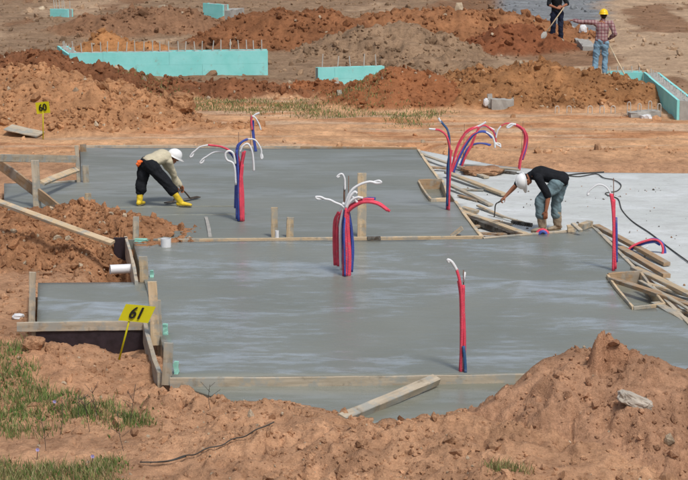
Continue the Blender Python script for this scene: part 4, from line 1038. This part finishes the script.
def head_chains(c, u, f):
    u = u.normalized(); f = (f - u * f.dot(u)).normalized(); s = f.cross(u)
    ch = [([(c + u * .095, .05, .06), (c + u * .06, .072, .088), (c, .076, .096), (c - u * .05 + f * .012, .066, .082), (c - u * .095 + f * .03, .04, .05)], s),
          [(c + f * .092 + u * .012, .009), (c + f * .106 - u * .022, .016)],
          [(c + f * .078 - u * .062 - s * .02, .009), (c + f * .086 - u * .062, .011), (c + f * .078 - u * .062 + s * .02, .009)]]
    for q in (-1, 1): ch.append([(c + s * q * .078 + u * .02 - f * .01, .014), (c + s * q * .08 - u * .03 - f * .01, .011)])
    return ch, u, f, s
def hand_chains(w, d, nrm, side, curl=.5):
    """palm from wrist w along d; nrm is the palm side, side points to the thumb"""
    d = d.normalized(); nrm = (nrm - d * nrm.dot(d)).normalized(); s = d.cross(nrm)
    if s.dot(side) < 0: s = -s
    ch = [([(w - d * .02, .026, .02), (w + d * .03, .038, .016), (w + d * .08, .041, .014)], s)]
    for k, (o_, L) in enumerate(((.031, .068), (.011, .077), (-.010, .071), (-.030, .055))):
        p0 = w + d * .075 + s * o_; a = p0 + d * .018; pts = [(p0, .0092), (a, .0092)]; ang = 0
        for j, fr in enumerate((.45, .33, .25)):
            ang += curl * (0.8 if j == 0 else 1.0); dv = d * math.cos(ang) + nrm * math.sin(ang); a = a + dv * L * fr; pts.append((a, .0088 - .0008 * j))
        ch.append(pts)
    t0 = w + d * .02 + s * .026; t1 = t0 + (d * .5 + s * .75 + nrm * .3).normalized() * .035; t2 = t1 + (d * .8 + s * .25 + nrm * .6).normalized() * .03; t3 = t2 + (d * .8 - s * .1 + nrm * .7).normalized() * .024
    ch.append([(t0, .013), (t1, .011), (t2, .0098), (t3, .0085)])
    return ch
def helmet(c, u, f, mat, parent):
    """hard hat: dome with a centre ridge, rim all round and a peak in front"""
    u = u.normalized(); f = (f - u * f.dot(u)).normalized(); s = f.cross(u)
    S, Rn = 32, 9; vs, fs = [], []
    for i in range(Rn + 1):
        a = i / Rn * math.pi / 2
        for k in range(S):
            th = 2 * math.pi * k / S; fx, sx = math.cos(th), math.sin(th)
            h = .128 * math.cos(a) ; rr = math.sin(a) ** .9
            ridge = .010 * math.exp(-(sx * rr / .14) ** 2) * (1 if i < Rn - 1 else .3)
            vs.append(c + f * (fx * .142 * rr) + s * (sx * .116 * rr) + u * (h + ridge))
    for (gr, dz) in ((1.13, -.006), (1.13, -.013), (1.0, -.012), (.95, .0)):
        for k in range(S):
            th = 2 * math.pi * k / S; fx, sx = math.cos(th), math.sin(th); pk = max(0, fx) ** 2 * .055 * (1 if gr > 1.05 else 0)
            vs.append(c + f * (fx * (.142 * gr + pk)) + s * (sx * .116 * gr) + u * (dz - pk * .25))
    tot = Rn + 1 + 4
    for i in range(tot - 1):
        for k in range(S): fs.append((i * S + k, i * S + (k + 1) % S, (i + 1) * S + (k + 1) % S, (i + 1) * S + k))
    fs.append(tuple(range(S)))
    o = mesh_obj('hard_hat', vs, fs, mat, parent, True); return o
def face_bits(c, u, f, s, parent):
    for q in (-1, 1):
        p = c + f * .084 + u * .012 + s * q * .031
        vs, fs = ring_chain([(p - s * .006, .010), (p + s * .006, .010)]); mesh_obj('eye', vs, fs, M['ink'], parent, True)
    soft('hair', [([(c + u * .09 - f * .015, .055, .062), (c + u * .05 - f * .028, .078, .082), (c - f * .035, .079, .078), (c - u * .045 - f * .04, .06, .058)], s)], .012, M['hair'], parent, .003)
def person(origin, label, J, look, body_col=None):
    """J: joint dictionary in metres from the origin at the feet; look: clothes"""
    e = empty('person', origin); tag(e, label, 'person')
    pel, ch, nk = V(J['pelvis']), V(J['chest']), V(J['neck']); wst = pel.lerp(ch, .42)
    side = (V(J['shoulder_a']) - V(J['shoulder_b'])).normalized()
    hside = (V(J['hip_a']) - V(J['hip_b'])).normalized()
    torso = ([(pel, .155, .115), (wst, .135, .10), (ch, .17, .115), (ch.lerp(nk, .6), .13, .085), (nk, .06, .06)], side)
    head, hu, hf, hs_ = head_chains(V(J['head']), V(J['head_up']), V(J['head_fwd']))
    chains = [torso, [(nk - (V(J['head']) - nk) * .1, .058), (nk.lerp(V(J['head']), .6), .055)]] + head
    shirt = [([(pel.lerp(ch, look.get('hem', .02)), .176, .142), (wst, .158, .126), (ch, .180, .130), (ch.lerp(nk, .6), .14, .095), (nk.lerp(ch, .12), .075, .075)], side)]
    bag = look.get('baggy', 0)
    trous = [([(pel.lerp(ch, .2), .143, .112), (pel, .163, .130), (pel.lerp((V(J['hip_a']) + V(J['hip_b'])) / 2, 1.0), .155, .12)], hside)]
    for k in ('a', 'b'):
        sh, el, wr = V(J['shoulder_' + k]), V(J['elbow_' + k]), V(J['wrist_' + k])
        hip, kn, an = V(J['hip_' + k]), V(J['knee_' + k]), V(J['ankle_' + k]); fo = V(J['foot_' + k]).normalized()
        arm = [(ch.lerp(sh, .7), .068), (sh, .060), (sh.lerp(el, .5), .052), (el, .042), (el.lerp(wr, .35), .041), (wr, .027)]
        chains.append(arm)
        hd, hn, hsd = J['hand_' + k]; chains += hand_chains(wr, V(hd), V(hn), V(hsd), J.get('curl_' + k, .55))
        leg = [(hip, .088), (hip.lerp(kn, .4), .078), (kn, .056), (kn.lerp(an, .3), .056), (an, .038)]
        chains.append(leg); chains.append([(an, .04), (an - V((0, 0, .045)) + fo * .06, .038), (an - V((0, 0, .055)) + fo * .15, .03)])
        if look['sleeve'] == 'long': shirt.append([(ch.lerp(sh, .7), .085), (sh, .074), (sh.lerp(el, .5), .066), (el, .060), (el.lerp(wr, .5), .055), (el.lerp(wr, .96), .042)])
        elif look['sleeve'] == 'elbow': shirt.append([(ch.lerp(sh, .7), .085), (sh, .076), (sh.lerp(el, .5), .070), (sh.lerp(el, .95), .066)])
        cut = look.get('cuff', .9)
        trous.append([(hip, .104 + bag), (hip.lerp(kn, .4), .095 + bag), (kn, .077 + bag), (kn.lerp(an, .35), .078 + bag), (kn.lerp(an, cut), look.get('cuff_r', .072))])
        bt = look['boot_' + k]; top = kn.lerp(an, look.get('boot_top', .5))
        br = look.get('boot_r', 0)
        bo = soft('boot', [[(top, .066 + br), (kn.lerp(an, .85), .058 + br), (an, .052 + br * .8), (an - V((0, 0, .03)), .05)], ([(an - V((0, 0, .035)) - fo * .05, .042, .040), (an - V((0, 0, .04)) + fo * .05, .046, .042), (an - V((0, 0, .05)) + fo * .14, .048, .034), (an - V((0, 0, .055)) + fo * .19, .036, .024)], fo.cross(V((0, 0, 1))))], .010, M[bt], e, .004, 4)
        sole = soft('sole', [([(an - V((0, 0, .078)) - fo * .06, .040, .012), (an - V((0, 0, .078)) + fo * .05, .046, .012), (an - V((0, 0, .078)) + fo * .20, .042, .012)], fo.cross(V((0, 0, 1))))], .010, M[look.get('sole', 'boot_grey')], bo, 0, 3)
    soft('body', chains, .0075, M['skin'], e, 0, 4)
    soft('trousers', trous, .011, M[look['trousers']], e, .016, 4, 8)
    soft('shirt', shirt, .011, M[look['shirt']], e, .010, 4, 6)
    face_bits(V(J['head']), hu, hf, hs_, e)
    helmet(V(J['head']) + hu * .035, hu, hf, M[look['hat']], e)
    return e

# worker smoothing the far slab (yellow boots)
o1 = G(160, 206.5, 0)
J1 = dict(pelvis=(-.20, .06, .80), chest=(.05, .28, .88), neck=(.15, .38, .87), head=(.225, .45, .835), head_up=(.45, -.05, .75), head_fwd=(.75, .35, -.6),
  shoulder_a=(.15, .20, .80), elbow_a=(.225, .34, .55), wrist_a=(.26, .50, .26), hand_a=((.15, .2, -1), (-.3, .6, 0), (0, 1, 0)),
  shoulder_b=(-.02, .44, .84), elbow_b=(.16, .50, .58), wrist_b=(.34, .56, .30), hand_b=((.3, .1, -1), (-.3, -.6, 0), (0, -1, 0)),
  hip_a=(-.15, -.04, .76), knee_a=(.13, -.06, .46), ankle_a=(.38, -.06, .10), foot_a=(.9, -.15, 0),
  hip_b=(-.27, .13, .76), knee_b=(-.33, .08, .43), ankle_b=(-.375, .02, .10), foot_b=(.35, .9, 0))
person(o1, 'person in black trousers and cream shirt bent over the far slab in yellow boots', J1,
  dict(sleeve='long', trousers='black_cloth', shirt='cream_cloth', hat='helmet_white', boot_a='boot_yellow', boot_b='boot_yellow', cuff=.42, cuff_r=.105, boot_top=.30, baggy=.022, hem=.10))
# orange rag in the back pocket
rag = soft('work_rag', [[(V((-.36, 0, .80)), .02), (V((-.41, -.02, .80)), .04), (V((-.43, -.01, .73)), .03)], [(V((-.40, -.03, .80)), .02), (V((-.45, -.05, .76)), .025)]], .009, M['orange'], None, .008, 3, 25)
rag.location = o1 + V((.05, -.03, .03)); tag(rag, 'orange rag tucked behind the worker in yellow boots', 'rag')
# long hand float
fa, fbp = G(165.5, 203, .03), G(198.5, 196.8, .03)
e = empty('hand_float', (fa + fbp) / 2); tag(e, 'long dark hand float under the hands of the worker in yellow boots', 'trowel')
board('blade', fa, fbp, .10, .018, M['wood_dark'], parent=e)
mid = (fa + fbp) / 2; hd1 = o1 + V((.29, .50, .17)); hd2 = o1 + V((.38, .56, .2))
tube('handle', [mid + V((-.15, -.1, .0)), hd1 + V((-.01, 0, .0)), hd2, mid + V((.15, .12, 0))], .014, M['wood_dark'], e, 8, 6)

# worker in black on the pale slab
o2 = G(550, 231.8, -.14)
J2 = dict(pelvis=(.165, .0, .93), chest=(-.19, 0.02, 1.03), neck=(-.36, .02, .99), head=(-.455, .0, .90), head_up=(-.85, -.35, -.1), head_fwd=(-.15, -.15, -.95),
  shoulder_a=(-.23, -.17, .96), elbow_a=(-.06, -.22, .66), wrist_a=(-.10, -.24, .40), hand_a=((-.05, -.02, -1), (.1, 1, 0), (-1, 0, 0)),
  shoulder_b=(-.30, .20, .98), elbow_b=(-.57, .22, .80), wrist_b=(-.775, .16, .595), hand_b=((-.75, -.1, -.65), (.4, .2, -.8), (0, -1, 0)), curl_b=.95,
  hip_a=(.10, -.09, .87), knee_a=(-.20, -.13, .56), ankle_a=(-.14, -.10, .10), foot_a=(-1, -.25, 0),
  hip_b=(.19, .10, .86), knee_b=(.10, .10, .50), ankle_b=(.14, .10, .10), foot_b=(-.9, -.45, 0))
person(o2, 'person in black shirt and blue-grey trousers bending down on the pale slab', J2,
  dict(sleeve='elbow', trousers='denim', shirt='black_cloth', hat='helmet_white', boot_a='boot_tan', boot_b='boot_tan', cuff=.56, cuff_r=.092, boot_top=.42, boot_r=.02, baggy=.018, hem=-.05))
h2 = o2 + V((-.845, .135, .525))
e = empty('hand_tool', h2); tag(e, 'small bent steel tool hanging from the hand of the worker in black', 'tool')
tube('grip', [h2 + V((.05, .0, .03)), h2 + V((-.05, 0, -.03))], .014, M['wood_dark'], e)
tube('shank', [h2 + V((-.05, 0, -.03)), h2 + V((-.085, 0, -.05)), h2 + V((-.105, 0, -.10)), h2 + V((-.11, 0, -.20)), h2 + V((-.12, 0, -.29))], .011, M['hose'], e)
# long handled screed tool at his feet
sa, sb = G(489, 212.5, -.08), G(524, 222.5, -.09)
e = empty('screed_rake', sb); tag(e, 'long handled rake lying on the pale slab before the worker in black', 'rake')
tube('handle', [sa, sb], .018, WG, e)
ra, rb = G(512, 222.0, -.11), G(532, 225.0, -.11)
board('head', ra, rb, .05, .06, WD, parent=e)
for i in range(9):
    q = ra.lerp(rb, (i + .5) / 9); tube('tooth', [q, q + V((.0, -.09, -.02))], .008, M['hose'], e, 6)

# worker in plaid, seen from behind, pointing left
o3 = P(599.5, 76.5, 56.6)
J3 = dict(pelvis=(.03, 0, .92), chest=(.05, .02, 1.28), neck=(.06, .02, 1.46), head=(.075, .04, 1.575), head_up=(.02, .05, 1), head_fwd=(-.1, 1, -.05),
  shoulder_a=(-.17, .03, 1.40), elbow_a=(-.45, .10, 1.38), wrist_a=(-.69, .14, 1.435), hand_a=((-1, .1, .05), (0, 0, -1), (0, 1, 0)), curl_a=.12,
  shoulder_b=(.26, .03, 1.39), elbow_b=(.37, -.06, 1.10), wrist_b=(.24, .10, .96), hand_b=((-.7, .5, -.3), (-.5, -.8, 0), (0, 0, 1)),
  hip_a=(-.06, 0, .87), knee_a=(-.10, .04, .48), ankle_a=(-.13, 0, .10), foot_a=(-.3, 1, 0),
  hip_b=(.12, 0, .87), knee_b=(.135, .04, .48), ankle_b=(.13, 0, .10), foot_b=(.25, 1, 0))
person(o3, 'person in plaid shirt, jeans and yellow hard hat seen from behind, pointing left', J3,
  dict(sleeve='long', trousers='jeans', shirt='plaid', hat='helmet_yellow', boot_a='boot_tan', boot_b='boot_tan', cuff=.98, cuff_r=.07, boot_top=.7))
sh0, sh1 = o3 + V((.25, .02, .78)), P(631, 87, 55.6)
e = empty('shovel', sh1); tag(e, 'shovel with a long thin handle stuck in the soil by the worker in plaid', 'shovel')
def shovel_parts(e, top, bot, wid=.11):
    tube('handle', [top, bot], .018, M['wood'], e)
    dv = (bot - top).normalized(); s_ = dv.cross(V((0, 1, 0))).normalized(); n_ = s_.cross(dv)
    vs, fs = [], []
    for j, (t, ww) in enumerate(((0, .35), (.05, .9), (.14, 1), (.20, .8), (.26, .15))):
        for q in (-1, -.5, 0, .5, 1): vs.append(bot + dv * t + s_ * q * ww * wid + n_ * (q * q * .03) - e.location)
    n = len(vs); vs += [v - n_ * .004 for v in vs]
    for j in range(4):
        for k in range(4):
            a = j * 5 + k; fs += [(a, a + 1, a + 6, a + 5), (n + a, n + a + 5, n + a + 6, n + a + 1)]
    mesh_obj('blade', vs, fs, M['core'], e, True)
shovel_parts(e, sh0, sh1)
# white paper bag behind him
p = P(583.5, 35, 60); q = P(583.5, 30, 60)
# cropped worker at the top with a shovel
o4 = P(556.5, 41.5, 67.6)
J4 = dict(pelvis=(.0, 0, .95), chest=(-.03, -.05, 1.32), neck=(-.05, -.07, 1.48), head=(-.07, -.12, 1.60), head_up=(-.05, -.15, 1), head_fwd=(-.4, -.9, -.3),
  shoulder_a=(-.22, -.05, 1.40), elbow_a=(-.28, -.20, 1.14), wrist_a=(-.04, -.33, 1.05), hand_a=((1, -.1, .0), (0, 1, -.4), (0, 0, 1)), curl_a=.95,
  shoulder_b=(.17, -.03, 1.40), elbow_b=(.30, -.14, 1.16), wrist_b=(.12, -.30, 1.08), hand_b=((-1, -.2, .1), (0, 1, -.4), (0, 0, 1)), curl_b=.95,
  hip_a=(-.10, 0, .88), knee_a=(-.12, -.05, .49), ankle_a=(-.12, 0, .10), foot_a=(-.4, -1, 0),
  hip_b=(.10, 0, .88), knee_b=(.12, -.05, .49), ankle_b=(.13, 0, .10), foot_b=(.3, -1, 0))
person(o4, 'person in dark clothes at the top edge leaning on a pale shovel handle', J4,
  dict(sleeve='elbow', trousers='navy_cloth', shirt='black_cloth', hat='helmet_white', boot_a='boot_tan', boot_b='boot_tan', cuff=.96, cuff_r=.075, boot_top=.7))
sh0, sh1 = P(564, 7.5, 67.15), P(546.5, 32, 66.75)
e = empty('shovel', sh1); tag(e, 'shovel with a pale handle held by the worker in dark clothes at the top', 'shovel')
shovel_parts(e, sh0, sh1, .085)

# ------------------------------------------------------------------ grass and weeds (uncountable), single weeds
def blades(name, spots, label, cat='grass'):
    """spots: list of (x, y, n, height, spread, colours, width)"""
    cs, cl, fs = [], [], []; n = 0
    for (x, y, k, h, sp, cols, wd) in spots:
        for _ in range(k):
            bx, by = x + random.gauss(0, sp), y + random.gauss(0, sp); bz = hz(bx, by) - .01
            hh = h * random.uniform(.5, 1.2); a = random.uniform(0, 6.28); ln = hh * random.uniform(.15, .7); dx, dy = math.cos(a) * ln, math.sin(a) * ln
            pa = random.uniform(0, 3.14); wx_, wy_ = math.cos(pa) * wd / 2, math.sin(pa) * wd / 2
            c = np.array(srgb(*random.choice(cols))[:3]) * random.uniform(.7, 1.25)
            v = [(bx - wx_, by - wy_, bz), (bx + wx_, by + wy_, bz), (bx + dx * .4 + wx_ * .8, by + dy * .4 + wy_ * .8, bz + hh * .6), (bx + dx * .4 - wx_ * .8, by + dy * .4 - wy_ * .8, bz + hh * .6), (bx + dx, by + dy, bz + hh)]
            cs += v; cl += [c] * 5; fs += [(n, n + 1, n + 2), (n, n + 2, n + 3), (n + 3, n + 2, n + 4)]; n += 5
    o = big_mesh(name, np.array(cs), np.array(fs), M['grass'], np.array(cl), False)
    return tag(o, label, cat, kind='stuff')
GRN = [(92, 118, 60), (106, 130, 68), (82, 106, 56), (124, 134, 82)]; OLV = [(132, 128, 82), (148, 138, 96), (116, 116, 70), (160, 146, 110)]
def poly_spots(polys, k, h, sp, cols, wd, z=0.1):
    out = []
    for pts, n in polys:
        w_ = [G(x, y, z) for x, y in pts]; x0 = min(p.x for p in w_); x1 = max(p.x for p in w_); y0 = min(p.y for p in w_); y1 = max(p.y for p in w_); c = 0; tr = 0
        while c < n and tr < n * 40:
            tr += 1; x = random.uniform(x0, x1); y = random.uniform(y0, y1)
            if inside(w_, np.array([x]), np.array([y]))[0]:
                out.append((x, y, k, h * random.uniform(.6, 1.3), sp, cols, wd)); c += 1
    return out
sp = poly_spots([([(-30, 340), (25, 344), (40, 372), (82, 380), (80, 396), (-30, 402)], 260), ([(70, 393), (116, 397), (116, 405), (70, 401)], 50), ([(112, 403), (150, 404), (152, 410), (115, 410)], 36), ([(-40, 402), (60, 404), (40, 414), (-40, 416)], 40)], 12, .12, .075, GRN * 2 + OLV, .009)
sp += poly_spots([([(94, 440), (116, 438), (120, 452), (92, 453)], 30), ([(-40, 440), (70, 444), (110, 458), (150, 480), (-40, 484)], 420), ([(488, 470), (522, 470), (524, 475), (486, 475)], 26)], 10, .12, .07, GRN + OLV * 2, .008)
sp += poly_spots([([(100, 462), (200, 468), (260, 478), (90, 482)], 60)], 7, .10, .06, OLV, .008)
sp += poly_spots([([(-30, 342), (25, 346), (40, 374), (82, 382), (80, 398), (-30, 404)], 150), ([(-40, 440), (70, 444), (110, 458), (150, 480), (-40, 484)], 170), ([(94, 440), (116, 438), (120, 452), (92, 453)], 30), ([(60, 380), (150, 400), (150, 412), (60, 404)], 40)], 6, .055, .07, GRN * 2 + OLV, .024)
blades('grass', sp, 'green grass and weeds growing on the soil in the left foreground')
sp = poly_spots([([(96, 78), (140, 92), (175, 106), (200, 108), (190, 98), (140, 84), (110, 74)], 150), ([(190, 97), (330, 100), (330, 116), (260, 112), (190, 108)], 300), ([(335, 99), (380, 99), (384, 114), (335, 116)], 110), ([(385, 112), (420, 114), (424, 124), (400, 126)], 40), ([(398, 108), (450, 110), (440, 118), (404, 120)], 50), ([(-30, 62), (30, 62), (34, 69), (-30, 69)], 80)], 9, .085, .18, OLV + [(112, 124, 72), (100, 116, 64), (112, 120, 74)], .018, 0.0)
blades('weeds', sp, 'strip of olive weeds between the graded soil and the heaps', 'weeds')
# single dry weed stalks
def stalk(px, py, h, label, seed):
    rr = random.Random(seed); b = on_ground(px, py); e = empty('weed_stalk', b); tag(e, label, 'weed')
    top = b + V((rr.uniform(-.12, .12), rr.uniform(-.05, .05), h)); midp = b.lerp(top, .5) + V((rr.uniform(-.03, .03), 0, 0))
    tube('stem', [b - V((0, 0, .02)), midp, top], .0032, M['hose'], e, 5, 5)
    for i in range(rr.randint(3, 6)):
        t = rr.uniform(.35, .95); p = b.lerp(top, t); d_ = V((rr.choice((-1, 1)) * rr.uniform(.05, .13), rr.uniform(-.05, .05), rr.uniform(.05, .14)))
        tube('twig', [p, p + d_], .0022, M['hose'], e, 4)
ST = [(90, 432, .45, 'dry weed stalk on the soil, upper one in the left foreground'), (98, 420, .40, 'thin dry weed stalk above the small leafy tuft'), (60, 436, .42, 'branching dry weed stalk above the bottom left grass'), (130, 425, .48, 'leaning dry weed stalk right of the small leafy tuft'), (46, 452, .40, 'dry weed stalk in the bottom left grass'), (124, 452, .46, 'tall dry weed stalk right of the bottom left grass'), (211, 412, .34, 'lone dry stalk near the left end of the sunken strip'), (78, 418, .35, 'dry stalk between the two grassy patches')]
for i, (x, y, h, lb) in enumerate(ST): stalk(x, y, h, lb, i + 3)
# small flowers
for (x, y, lb) in ((37, 461, 'pale violet flower in the bottom left grass'), (92, 467, 'pale violet flower at the lower edge of the left grass'), (54, 411, 'pale violet flower on the soil above the bottom left grass')):
    b = on_ground(x, y); e = empty('wild_flower', b); tag(e, lb, 'flower')
    tube('stem', [b, b + V((.01, 0, .12))], .004, M['hose'], e, 5)
    for k in range(6):
        a = k * math.pi / 3; c = b + V((.01, 0, .12)); d_ = V((math.cos(a), -.3, math.sin(a))) * .024; s_ = V((-math.sin(a), 0, math.cos(a))) * .011
        mesh_obj('petal', [c - b, c + d_ * .6 + s_ - b, c + d_ - b, c + d_ * .6 - s_ - b], [(0, 1, 2, 3)], M['petal'], e)
